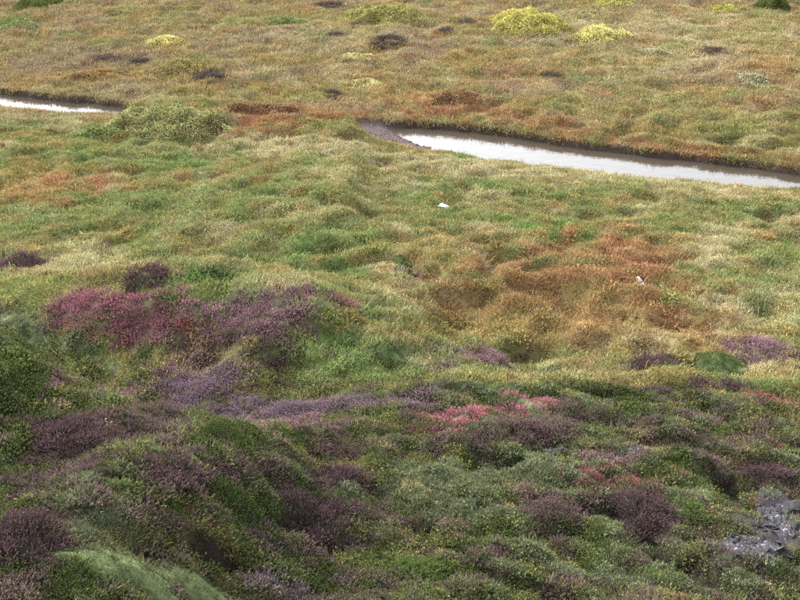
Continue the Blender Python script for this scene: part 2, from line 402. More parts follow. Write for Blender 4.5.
BARE_ZONE = [
    ('rock', 3.5, 9.01, 0.26, -0.33, -0.29, -0.55, 1.6),
    ('rock', 3.14, 8.42, 0.47, -0.05, -0.12, -0.36, 1.6),
    ('rock', 3.87, 9.46, 0.26, 0.03, -0.1, -0.31, 1.0),
    ('rock', 1.71, 10.42, 0.24, 0.03, -0.01, -0.1, 0.9),
    ('rock', 2.39, 10.33, 0.32, 0.02, -0.02, -0.1, 1.0),
    ('rock', 2.65, 9.74, 0.2, 0.02, -0.02, -0.09, 0.8),
    ('soil', -1.65, 6.68, 0.32, 0.33, 0.01, -0.12, 1.2),
    ('soil', 1.88, 9.05, 0.41, -0.04, -0.05, -0.22, 1.1),
    ('soil', 2.2, 8.5, 0.28, -0.22, -0.05, -0.13, 0.9),
    ('soil', -1.31, 7.04, 0.27, 0.15, -0.01, -0.15, 1.1),
    ('soil', 1.07, 10.03, 0.33, 0.03, -0.01, -0.14, 0.8),
    ('soil', 1.44, 8.57, 0.29, 0.03, -0.02, -0.15, 0.8),
    ('soil', 0.18, 8.65, 0.24, 0.04, -0.0, -0.11, 0.8),
    ('soil', -2.13, 7.18, 0.22, 0.06, 0.03, -0.11, 0.7),
    ('soil', -0.52, 8.22, 0.22, 0.1, 0.01, -0.14, 0.8),
    ('soil', 2.56, 7.97, 0.43, -0.61, -0.09, -0.16, 0.9),
    ('soil', -0.98, 8.13, 0.17, 0.24, 0.02, -0.17, 1.0),
    ('soil', 3.32, 9.79, 0.24, -0.23, -0.14, -0.32, 1.0),
    ('soil', 0.13, 17.12, 0.26, 0.03, -0.0, -0.35, 0.8),
    ('soil', 1.44, 17.61, 0.17, 0.04, -0.03, -0.47, 0.9),
]
THINGS = [
    ('willow', 'yellow', 4.23, 38.87, 1.46, 1.30, 0.58, 'broad yellow-green willow thicket, largest yellow mound on the far plain'),
    ('willow', 'paleyellow', 6.52, 37.76, 1.04, 0.90, 0.42, 'low pale yellow willow mound just right of the largest yellow mound'),
    ('willow', 'olive', -0.48, 40.49, 1.45, 1.20, 0.42, 'flat olive-yellow willow patch at the top, left of the largest yellow mound'),
    ('willow', 'yellow', 7.76, 42.71, 0.72, 0.70, 0.30, 'small yellow-green willow mound cut by the top edge above the pale yellow one'),
    ('willow', 'darkgreen', 13.28, 42.09, 0.57, 0.50, 0.60, 'upright dark green bush in the top right corner'),
    ('willow', 'paleyellow', -7.64, 37.75, 0.78, 0.45, 0.16, 'thin pale yellow willow patch alone on the upper left plain'),
    ('willow', 'cream', -1.33, 35.70, 0.62, 0.50, 0.18, 'low olive willow with cream flecks in the middle of the far plain'),
    ('willow', 'cream', -1.05, 33.35, 0.52, 0.45, 0.14, 'small yellow-flecked willow below the cream-flecked one on the far plain'),
    ('willow', 'greywillow', 7.82, 35.49, 0.46, 0.40, 0.14, 'small pale grey-green willow patch below right of the pale yellow mound'),
    ('willow', 'greywillow', 10.03, 32.62, 0.51, 0.50, 0.14, 'faint grey-green willow patch near the right edge of the far plain'),
    ('willow', 'olivegreen', -5.69, 27.35, 1.75, 0.85, 0.50, 'broad olive-green willow bush on the bank right of the left stretch of water'),
    ('willow', 'fresh', -7.28, 27.23, 0.97, 0.60, 0.20, 'low fresh green willow skirt at the left foot of the broad olive-green bush'),
    ('willow', 'darkgreen', -13.15, 43.01, 0.95, 0.80, 0.30, 'dark olive shrub cut by the top edge in the upper left corner'),
    ('willow', 'fresh', -3.78, 40.15, 0.82, 0.60, 0.14, 'flat pale green patch at the top, left of the olive-yellow willow patch'),
    ('willow', 'fresh', -13.19, 40.35, 0.76, 0.60, 0.14, 'flat fresh green patch at the upper left edge of the plain'),
    ('willow', 'leafgreen', -2.61, 14.75, 0.39, 0.30, 0.07, 'dark green leafy dwarf shrub behind the purple heather mound'),
    ('willow', 'lime', 11.53, 42.07, 0.72, 0.60, 0.12, 'thin lime-yellow patch left of the dark green corner bush'),
    ('willow', 'ochre', -6.60, 34.80, 1.03, 0.80, 0.22, 'olive-ochre dwarf birch hummock on the far bank left of the dark purple clump'),
    ('willow', 'rust', 1.53, 31.63, 0.84, 0.50, 0.18, 'russet and ochre dwarf birch on the bank behind the head of the water'),
    ('willow', 'rust', -3.29, 28.70, 1.17, 0.60, 0.15, 'rust-red dwarf birch thicket along the far bank right of the broad olive-green bush'),
    ('willow', 'orange', -8.87, 34.50, 1.14, 0.50, 0.15, 'orange dwarf birch band on the bank above the left stretch of water'),
    ('heather', 'brown', -0.39, 37.29, 0.67, 0.50, 0.22, 'dark brown heather clump below the olive-yellow willow patch'),
    ('heather', 'brown', -2.41, 42.33, 0.58, 0.40, 0.18, 'long dark brown heather clump at the top left of the olive-yellow willow'),
    ('heather', 'brown', -5.58, 34.01, 0.53, 0.50, 0.22, 'dark purple-brown heather clump right of the olive-ochre hummock'),
    ('heather', 'brown', -8.13, 35.76, 0.43, 0.35, 0.16, 'small dark heather clump above the orange dwarf birch band'),
    ('heather', 'brown', -9.24, 36.14, 0.44, 0.35, 0.16, 'dusky heather clump left of the small dark one above the orange band'),
    ('heather', 'brown', -1.90, 32.26, 0.26, 0.30, 0.16, 'small dark heather tuft above the rust-red thicket'),
    ('heather', 'brown', 1.48, 38.29, 0.36, 0.30, 0.13, 'little dark heather tuft right of the dark brown clump on the far plain'),
    ('heather', 'brown', -1.44, 39.25, 0.24, 0.25, 0.12, 'tiny dark heather tuft just under the olive-yellow willow patch'),
    ('heather', 'brown', 2.15, 39.38, 0.34, 0.30, 0.12, 'tiny dark heather tuft nearest the left end of the largest yellow mound'),
    ('heather', 'brown', -2.04, 38.24, 0.39, 0.30, 0.14, 'small dark heather tuft left of the dark brown clump on the far plain'),
    ('heather', 'brown', 9.67, 35.51, 0.43, 0.40, 0.12, 'dull mauve heather clump right of the small grey-green willow patch'),
    ('heather', 'brown', 4.37, 33.44, 0.29, 0.30, 0.12, 'dark heather tuft on the plain above the middle of the long water'),
    ('heather', 'plum', -6.14, 17.13, 0.45, 0.55, 0.28, 'dark purple heather clump at the left edge above the near mossy hump'),
    ('heather', 'plum', -3.51, 14.65, 0.41, 0.40, 0.18, 'dark plum heather cap behind the magenta heather patch'),
    ('heather', 'magenta', -4.27, 14.17, 0.41, 0.45, 0.13, 'brightest magenta heather at the left end of the heather mound'),
    ('heather', 'magenta', -3.32, 13.90, 0.53, 0.45, 0.13, 'rosy magenta heather in the middle of the heather mound'),
    ('heather', 'mauve', -2.11, 13.77, 0.61, 0.45, 0.12, 'dull mauve heather on the right half of the heather mound'),
    ('heather', 'plum', -1.68, 13.10, 0.23, 0.30, 0.15, 'dark brown heather clump on the face of the mound below its mauve half'),
    ('heather', 'plum', 3.42, 13.71, 0.35, 0.40, 0.26, 'dark heather clump left of the dark green cushion at the right'),
    ('heather', 'mauve', 1.10, 14.07, 0.47, 0.40, 0.20, 'purple heather right of the mossy wedge at the foot of the meadow'),
    ('heather', 'mauve', 5.09, 14.54, 0.45, 0.45, 0.22, 'purple heather at the right edge above the dark green cushion'),
    ('heather', 'lilac', -1.18, 11.81, 0.40, 0.40, 0.20, 'lilac heather in the fold between the heather mound and the near slope'),
    ('heather', 'plum', -2.68, 8.09, 0.34, 0.45, 0.30, 'dark plum heather bush on the near slope under the left mossy hump'),
    ('heather', 'plum', -2.41, 6.06, 0.20, 0.35, 0.28, 'dark heather bush at the lower left edge beside the pale moss cushion'),
    ('heather', 'plum', -0.75, 8.45, 0.37, 0.30, 0.22, 'dark purple heather bush right of the small black hollow'),
    ('heather', 'plum', -0.50, 9.39, 0.21, 0.25, 0.20, 'dark heather bush above the purple one near the black hollow'),
    ('heather', 'dull', 1.29, 10.70, 0.37, 0.35, 0.20, 'brownish heather bush below the right rose-red bilberry patch'),
    ('heather', 'plum', 2.25, 8.99, 0.32, 0.35, 0.26, 'tall dark heather bush left of the bright green crowberry cushion'),
    ('heather', 'dull', 1.50, 8.99, 0.28, 0.30, 0.22, 'brown heather bush left of the tall dark one on the near slope'),
    ('heather', 'plum', 3.74, 10.04, 0.31, 0.30, 0.20, 'dark heather bush just above the bare rock'),
    ('heather', 'lilac', -0.88, 7.14, 0.31, 0.20, 0.07, 'pale lilac heather at the bottom edge right of the pale moss cushion'),
    ('bilberry', 'rose', 0.58, 11.07, 0.35, 0.35, 0.14, 'rose-red bilberry patch left of the other rose-red one'),
    ('bilberry', 'rose', 1.42, 11.51, 0.41, 0.35, 0.14, 'rose-red bilberry patch right of the other rose-red one'),
    ('bilberry', 'crimson', 1.91, 9.68, 0.38, 0.25, 0.12, 'crimson bilberry streak below the thin grey rocks on the near slope'),
    ('bilberry', 'crimson', 4.47, 12.21, 0.41, 0.35, 0.13, 'crimson bilberry patch at the right edge below the purple heather'),
    ('crowberry', 'bright', 2.72, 8.99, 0.11, 0.20, 0.16, 'bright green crowberry cushion left of the bare rock'),
    ('crowberry', 'dark', -1.57, 8.78, 0.18, 0.30, 0.20, 'dark green crowberry clump under the lilac heather fold'),
    ('crowberry', 'dark', -2.09, 5.77, 0.15, 0.30, 0.18, 'deep green crowberry at the bottom left corner under the moss cushion'),
    ('crowberry', 'bright', 0.21, 7.82, 0.25, 0.25, 0.14, 'mid green crowberry at the bottom middle of the slope'),
    ('crowberry', 'dark', -1.32, 7.75, 0.27, 0.28, 0.18, 'green crowberry mat between the pale moss cushion and the black hollow'),
    ('cushion', 'green', 0.03, 17.42, 0.20, 0.24, 0.14, 'small round green moss hummock above the little dark stones in the meadow'),
    ('cushion', 'wedge', -0.12, 13.33, 0.18, 0.26, 0.12, 'dark green mossy wedge on the right rim of the heather mound'),
    ('cushion', 'green', 4.46, 14.16, 0.37, 0.35, 0.15, 'dark green moss cushion at the foot of the meadow on the right'),
    ('cushion', 'pale', -1.81, 6.10, 0.36, 0.19, 0.17, 'pale-topped grey-green moss cushion at the bottom left'),
    ('cushion', 'pale', -1.43, 6.41, 0.37, 0.15, 0.12, 'long grey-green moss cushion running right from the pale-topped one'),
    ('cushion', 'pale', 2.94, 9.49, 0.16, 0.20, 0.12, 'small grey-green moss cushion above the bright green crowberry'),
    ('stone', 'white', 0.83, 21.62, 0.11, 0.11, 0.10, 'single white stone lying in the meadow'),
    ('stone', 'white', 3.88, 17.20, 0.04, 0.05, 0.07, 'upper of the two small white stones on the russet slope'),
    ('stone', 'white', 3.91, 16.95, 0.05, 0.06, 0.08, 'lower of the two small white stones on the russet slope'),
    ('stone', 'dark', 0.03, 17.09, 0.08, 0.08, 0.06, 'dark grey stone below the small round moss hummock, left one'),
    ('stone', 'dark', 0.27, 17.16, 0.07, 0.08, 0.06, 'dark grey stone below the small round moss hummock, right one'),
    ('stone', 'dark', 1.45, 17.55, 0.08, 0.09, 0.06, 'dark stone in the russet grass right of the moss hummock'),
]
OUTCROPS = [
    (3.58, 9.07, 0.32, 0.42, 'large bare lichen-spotted rock at the right edge under the dark heather', 51, 70, 0.012),
    (3.12, 8.42, 0.45, 0.32, 'flat lower plate of bare speckled rock in the bottom right corner', 56, 90, 0.020),
    (1.71, 10.42, 0.23, 0.10, 'thin grey rock strip on the near slope, left of two', 61, 14, 0.020),
    (2.39, 10.33, 0.29, 0.10, 'thin grey rock strip on the near slope, right of two', 71, 16, 0.020),
]
GRASS_TINT += [('green', -1.2, 13.3, 2.4, 0.0, 0.0, 0.6, 0.7), ('ochre', -2.8, 13.2, 1.2, 0.0, 0.0, 0.4, 0.6), ('russet', -3.2, 13.6, 0.9, 0.0, 0.0, 0.35, 0.6)]
HEATHER_ZONE += [('dull', -2.6, 13.3, 1.5, 0.0, 0.0, 0.35, 0.7), ('mauve', -3.3, 13.0, 1.2, 0.0, 0.0, 0.25, 0.8)]
CROWBERRY_ZONE += [('crow', -0.6, 13.6, 0.9, 0.1, 0.0, 0.4, 0.7), ('crow', -4.4, 9.3, 1.0, 0.0, 0.0, 0.9, 0.9)]
MOSS_ZONE += [('moss', -0.3, 13.3, 0.5, 0.1, 0.0, 0.3, 0.8), ('moss', -4.6, 9.8, 1.1, 0.2, 0.0, 0.5, 0.9)]

# ------------------------------------------------------------ palettes (real-world base colours, linear)
GRASS = dict(olive=(.165, .146, .058), violet=(.175, .132, .088), straw=(.310, .268, .150), ochre=(.230, .165, .062),
             russet=(.205, .105, .052), lime=(.175, .172, .052), green=(.098, .148, .046), bright=(.085, .175, .040))
BLOOM = dict(magenta=(.245, .095, .125), mauve=(.205, .118, .135), lilac=(.145, .098, .122), plum=(.078, .046, .052),
             dull=(.112, .074, .072), brown=(.085, .062, .056))
HLEAF = dict(magenta=(.100, .065, .055), mauve=(.085, .068, .050), lilac=(.078, .074, .050), plum=(.034, .033, .021),
             dull=(.056, .049, .030), brown=(.066, .056, .044))
BERRY = dict(rose=(.285, .105, .130), crimson=(.200, .075, .080))
WILLOW = dict(yellow=(.320, .300, .085), paleyellow=(.390, .360, .130), olive=(.215, .205, .070), darkgreen=(.075, .095, .028),
              cream=(.330, .290, .130), greywillow=(.250, .250, .150), olivegreen=(.205, .205, .085), fresh=(.135, .165, .058),
              leafgreen=(.060, .100, .028), lime=(.260, .260, .050), ochre=(.180, .150, .060), rust=(.150, .092, .050),
              orange=(.205, .135, .055))
C_CROW = np.array((.036, .052, .018)); C_MOSS = np.array((.112, .124, .066)); C_PEAT = np.array((.020, .015, .013))

rng = np.random.RandomState(7)

def blob(t, x, y, seed, rough=0.38):
    """soft-edged patch weight 0..1 with a ragged natural outline; t = (kind, cx, cy, ux, uy, vx, vy, strength)"""
    _, cx, cy, ux, uy, vx, vy, st = t
    det = ux * vy - uy * vx
    if abs(det) < 1e-6:
        return np.zeros_like(x)
    dx, dy = x - cx, y - cy
    a = (dx * vy - dy * vx) / det
    b = (dy * ux - dx * uy) / det
    r2 = a * a + b * b
    w = np.zeros_like(x)
    m = r2 < 4.5
    if m.any():
        size = max(0.25, 0.55 * min(math.hypot(ux, uy), math.hypot(vx, vy)))
        nz = noise(x[m], y[m], size, seed, 3, 0.6)
        w[m] = st * sstep(0.0, 0.75, 1.12 - np.sqrt(r2[m]) + rough * 1.6 * nz)
    return w

def sample_fields(x, y):
    """what grows at (x, y): species weights, grass tint, bloom and heather leaf tints"""
    n = len(x)
    near = 1 - sstep(11.8, 13.4, y)
    far = sstep(28.0, 31.0, y)
    mid = 1 - near - far
    g = np.zeros((n, 3))
    n1 = noise(x, y, 2.6, 61, 3)[:, None]; n2 = noise(x, y, 1.1, 62, 3)[:, None]; n3 = noise(x, y, 0.5, 63, 2)[:, None]
    G = {k: np.array(v) for k, v in GRASS.items()}
    mx = lambda a, b, w: a + (b - a) * np.clip(w, 0, 1)
    gm = mx(G['olive'], G['green'], 0.45 + 0.9 * n1); gm = mx(gm, G['straw'], 0.06 + 1.0 * n2); gm = mx(gm, G['ochre'], 0.10 + 1.0 * n3); gm = mx(gm, G['russet'], 0.9 * noise(x, y, 0.8, 66, 3)[:, None] - 0.15); gm = mx(gm, G['green'] * 0.7, 1.0 * noise(x, y, 0.65, 67, 3)[:, None] - 0.1)
    gf = mx(G['olive'], G['violet'], 0.40 + 0.9 * n1); gf = mx(gf, G['straw'], 0.08 + 0.7 * n2); gf = mx(gf, G['ochre'], 0.12 + 0.9 * noise(x, y, 1.3, 68, 3)[:, None]); gf = mx(gf, G['russet'], 0.9 * n3 + 0.02)
    gf = mx(gf, G['green'], 0.7 * noise(x, y, 1.7, 64, 2)[:, None] - 0.10)
    gn = mx(G['green'] * 0.60, G['olive'] * 0.75, 0.4 + n2)
    g = gn * near[:, None] + gm * 0.92 * mid[:, None] + gf * far[:, None]
    for i, t in enumerate(GRASS_TINT):
        w = blob(t, x, y, 200 + i, 0.55)[:, None] * (0.85 if t[0] != 'russet' else np.clip(0.95 + 0.7 * n2 + 0.5 * n3, 0, 1))
        g = mx(g, G[t[0]], w)
    # species weights
    S = {}
    bl = np.tile(np.array(BLOOM['dull']), (n, 1)); hl = np.tile(np.array(HLEAF['dull']), (n, 1))
    he = np.zeros(n)
    for i, t in enumerate(HEATHER_ZONE):
        w = blob(t, x, y, 300 + i)
        ww = np.clip(w, 0, 1)[:, None]
        bl = mx(bl, np.array(BLOOM[t[0]]), ww); hl = mx(hl, np.array(HLEAF[t[0]]), ww)
        he = np.maximum(he, w)
    be = np.zeros(n); bc = np.tile(np.array(BERRY['crimson']), (n, 1))
    for i, t in enumerate(BILBERRY_ZONE):
        w = blob(t, x, y, 400 + i, 0.5); be = np.maximum(be, w); bc = mx(bc, np.array(BERRY[t[0]]), np.clip(w, 0, 1)[:, None])
    cr = np.zeros(n); mo = np.zeros(n); ba = np.zeros(n); ro = np.zeros(n)
    for i, t in enumerate(CROWBERRY_ZONE): cr = np.maximum(cr, blob(t, x, y, 500 + i, 0.5))
    for i, t in enumerate(MOSS_ZONE): mo = np.maximum(mo, blob(t, x, y, 600 + i, 0.5))
    for i, t in enumerate(BARE_ZONE):
        w = blob(t, x, y, 700 + i, 0.45)
        if t[0] == 'rock': ro = np.maximum(ro, w)
        else: ba = np.maximum(ba, w)
    ter = terraces(x, y)
    k = lambda s, sd, o=2: noise(x, y, s, sd, o)
    S['heather'] = he * (1.25 - 0.45 * near) + near * (0.12 + 0.75 * k(0.5, 71, 3)) + far * (0.75 * k(0.9, 72) - 0.22) + mid * (0.55 * k(1.0, 73) - 0.25)
    S['crowberry'] = cr * 1.1 + near * (0.26 + 0.75 * k(0.4, 74, 3)) + mid * (0.5 * k(0.7, 75) - 0.25)
    S['moss'] = mo * 1.45 + near * (0.9 * sstep(0.70, 1.0, ter) - 0.02 + 0.6 * k(0.6, 76, 3)) + mid * (0.6 * k(0.9, 82) - 0.02)
    S['bilberry'] = be * 1.6 + near * (0.7 * k(0.7, 77) - 0.42)
    S['meadow_grass'] = near * (0.26 + 0.6 * k(0.35, 78, 3)) + (1 - near) * 0.62
    S['leafy_herb'] = mid * (0.9 * k(0.5, 79) + 0.30) + far * (0.9 * k(0.6, 80) + 0.22) + near * (0.7 * k(0.3, 81) + 0.02)
    return dict(S=S, grass=g, bloom=bl, hleaf=hl, berry=bc, bare=ba, rock=ro, near=near, mid=mid, far=far, ter=ter)

# ------------------------------------------------------------ mesh helpers
def new_mesh(name, v, tri, cols=None, attrs=None, smooth=False):
    v = np.asarray(v, dtype=np.float32); tri = np.asarray(tri, dtype=np.int32)
    k = tri.shape[1]
    me = bpy.data.meshes.new(name)
    me.vertices.add(len(v)); me.vertices.foreach_set('co', v.ravel())
    me.loops.add(tri.size); me.loops.foreach_set('vertex_index', tri.ravel())
    me.polygons.add(len(tri)); me.polygons.foreach_set('loop_start', np.arange(0, tri.size, k, dtype=np.int32))
    if smooth:
        me.polygons.foreach_set('use_smooth', np.ones(len(tri), dtype=bool))
    if cols is not None:
        a = me.attributes.new('col', 'FLOAT_COLOR', 'POINT')
        c = np.ones((len(v), 4), dtype=np.float32); c[:, :3] = cols
        a.data.foreach_set('color', c.ravel())
    for nm, val in (attrs or {}).items():
        a = me.attributes.new(nm, 'FLOAT', 'POINT'); a.data.foreach_set('value', np.asarray(val, dtype=np.float32))
    me.update(calc_edges=True)
    me.validate()
    return me

def link(name, me, mat, parent=None, loc=None):
    o = bpy.data.objects.new(name, me)
    sc.collection.objects.link(o)
    if mat is not None and me is not None:
        me.materials.append(mat)
    if parent is not None: o.parent = parent
    if loc is not None: o.location = loc
    return o

def mat_new(name):
    m = bpy.data.materials.new(name); m.use_nodes = True
    nt = m.node_tree; nt.nodes.clear()
    out = nt.nodes.new('ShaderNodeOutputMaterial')
    return m, nt, out

def N(nt, typ, **kw):
    n = nt.nodes.new(typ)
    for k, v in kw.items(): setattr(n, k, v)
    return n

def leaf_surface(nt, out, col, transl=0.22):
    d = N(nt, 'ShaderNodeBsdfDiffuse'); t = N(nt, 'ShaderNodeBsdfTranslucent'); mix = N(nt, 'ShaderNodeMixShader')
    nt.links.new(col, d.inputs['Color']); nt.links.new(col, t.inputs['Color'])
    mix.inputs[0].default_value = transl
    nt.links.new(d.outputs[0], mix.inputs[1]); nt.links.new(t.outputs[0], mix.inputs[2])
    nt.links.new(mix.outputs[0], out.inputs['Surface'])

def mat_carpet(name, transl=0.22):
    """plants of the ground cover: tint (leaf) and tint2 (flower) come with each plant, part and rnd with each leaf"""
    m, nt, out = mat_new(name)
    t1 = N(nt, 'ShaderNodeAttribute', attribute_type='INSTANCER', attribute_name='tint')
    t2 = N(nt, 'ShaderNodeAttribute', attribute_type='INSTANCER', attribute_name='tint2')
    pa = N(nt, 'ShaderNodeAttribute', attribute_type='GEOMETRY', attribute_name='part')
    rn = N(nt, 'ShaderNodeAttribute', attribute_type='GEOMETRY', attribute_name='rnd')
    fl = N(nt, 'ShaderNodeMix', data_type='RGBA'); nt.links.new(pa.outputs['Fac'], fl.inputs[0])
    nt.links.new(t1.outputs['Color'], fl.inputs[6]); nt.links.new(t2.outputs['Color'], fl.inputs[7])
    mp = N(nt, 'ShaderNodeMapRange'); mp.inputs[3].default_value = 0.55; mp.inputs[4].default_value = 1.45
    nt.links.new(rn.outputs['Fac'], mp.inputs[0])
    sc_ = N(nt, 'ShaderNodeVectorMath', operation='SCALE')
    nt.links.new(fl.outputs[2], sc_.inputs[0]); nt.links.new(mp.outputs[0], sc_.inputs['Scale'])
    leaf_surface(nt, out, sc_.outputs[0], transl)
    return m

def mat_col(name, transl=0.2):
    m, nt, out = mat_new(name)
    c = N(nt, 'ShaderNodeAttribute', attribute_type='GEOMETRY', attribute_name='col')
    leaf_surface(nt, out, c.outputs['Color'], transl)
    return m

# ------------------------------------------------------------ plant shapes as triangle soups
class Soup:
    def __init__(s): s.v = []; s.t = []; s.p = []; s.r = []; s.n = 0
    def add(s, v, t, part, rnd):
        v = np.asarray(v, float).reshape(-1, 3)
        s.v.append(v); s.t.append(np.asarray(t).reshape(-1, 3) + s.n)
        s.p.append(np.full(len(v), float(part))); s.r.append(np.full(len(v), float(rnd)))
        s.n += len(v)
    def arrays(s):
        return np.concatenate(s.v), np.concatenate(s.t), np.concatenate(s.p), np.concatenate(s.r)

def unit(v): return v / (np.linalg.norm(v) + 1e-9)

def sprig(sp, base, d, length, w, n_leaf, leaf, bloom_from, r, droop=0.0, stem=True, leafw=0.45, diamond=False):
    """stem with leaflets; above bloom_from they are flowers (part 1)"""
    d = unit(d); side = unit(np.cross(d, r.randn(3)))
    tip = base + d * length + np.array((0, 0, -droop * length))
    if stem:
        sp.add([base - side * w, base + side * w, tip], [0, 1, 2], -1, 0.5 * r.rand())
    for i in range(n_leaf):
        t = (i + r.rand()) / n_leaf
        t = 0.12 + 0.88 * t
        p = base + (tip - base) * t
        out = unit(np.cross(d, r.randn(3)))
        dirn = unit(out * 0.85 + d * (0.55 + 0.5 * r.rand()))
        acr = unit(np.cross(dirn, r.randn(3)))
        L = leaf * (0.7 + 0.6 * r.rand()); W = L * leafw
        part = 1 if t > bloom_from else 0
        q = p + dirn * L
        if diamond:
            m = p + dirn * L * 0.45
            sp.add([p, m - acr * W, q, m + acr * W], [[0, 1, 2], [0, 2, 3]], part, r.rand())
        else:
            sp.add([p - acr * W, p + acr * W, q], [0, 1, 2], part, r.rand())

def up_dir(r, tilt):
    a = r.rand() * 2 * np.pi; t = tilt * math.sqrt(r.rand())
    return np.array((math.sin(t) * math.cos(a), math.sin(t) * math.sin(a), math.cos(t)))

def plant_heather(seed, n=34, h=0.085, rad_=0.075):
    r = np.random.RandomState(seed); sp = Soup()
    for i in range(n):
        d = up_dir(r, 0.75); b = np.array((d[0] * rad_ * 1.3, d[1] * rad_ * 1.3, -0.015)) + np.append(r.randn(2) * rad_ * 0.4, 0)
        sprig(sp, b, d, h * (0.65 + 0.6 * r.rand()), 0.0018, 16, 0.010, 0.50 + 0.2 * r.rand(), r, 0.05)
    return sp
def plant_crowberry(seed, n=34):
    r = np.random.RandomState(seed); sp = Soup()
    for i in range(n):
        d = up_dir(r, 0.95); b = np.array((d[0] * 0.08, d[1] * 0.08, -0.01)) + np.append(r.randn(2) * 0.035, 0)
        sprig(sp, b, d, 0.055 * (0.6 + 0.7 * r.rand()), 0.002, 13, 0.010, 0.72, r, 0.0)
    return sp
def plant_bilberry(seed, n=20):
    r = np.random.RandomState(seed); sp = Soup()
    for i in range(n):
        d = up_dir(r, 0.8); b = np.array((d[0] * 0.06, d[1] * 0.06, -0.01)) + np.append(r.randn(2) * 0.03, 0)
        sprig(sp, b, d, 0.075 * (0.6 + 0.6 * r.rand()), 0.0018, 8, 0.015, 0.55, r, 0.0, True, 0.33, True)
    return sp
def plant_herb(seed, n=18):
    r = np.random.RandomState(seed); sp = Soup()
    for i in range(n):
        d = up_dir(r, 0.9); b = np.array((d[0] * 0.07, d[1] * 0.07, -0.01)) + np.append(r.randn(2) * 0.04, 0)
        sprig(sp, b, d, 0.085 * (0.6 + 0.6 * r.rand()), 0.002, 7, 0.022, 0.6, r, 0.0, True, 0.26, True)
    return sp
def plant_moss(seed, n=70):
    r = np.random.RandomState(seed); sp = Soup()
    for i in range(n):
        a = r.rand() * 6.283; q = 0.075 * math.sqrt(r.rand())
        p = np.array((q * math.cos(a), q * math.sin(a), -0.006)); d = up_dir(r, 0.8)
        L = 0.020 * (0.6 + 0.8 * r.rand()); s = unit(np.cross(d, r.randn(3))) * 0.0045
        sp.add([p - s, p + s, p + d * L], [0, 1, 2], float(r.rand() < 0.3), r.rand())
    return sp
def plant_grass(seed, n=60, h=0.074, w=0.0027, tilt=0.95, rad_=0.065):
    r = np.random.RandomState(seed); sp = Soup()
    lean = up_dir(r, 0.35)
    for i in range(n):
        d = unit(up_dir(r, tilt) + lean * 0.6)
        L = h * (0.45 + 0.8 * r.rand()); W = w * (0.7 + 0.6 * r.rand())
        b = np.append(r.randn(2) * rad_, -0.01)
        hz = np.array((d[0], d[1], 0.0)) + r.randn(3) * 0.15
        bend = 0.35 + 0.5 * r.rand()
        s = unit(np.cross(d, np.array((r.randn() * .3, r.randn() * .3, 1.0)))) * W
        p1 = b + d * L * 0.5; p2 = b + d * L * 0.85 + hz * L * 0.22 * bend; p3 = p2 + unit(hz * 1.1 + np.array((0, 0, 0.5 - bend))) * L * 0.28
        sp.add([b - s, b + s, p1 - s, p1 + s, p2 - s * .7, p2 + s * .7, p3],
               [[0, 1, 3], [0, 3, 2], [2, 3, 5], [2, 5, 4], [4, 5, 6]], float(r.rand() < 0.30), r.rand())
    return sp

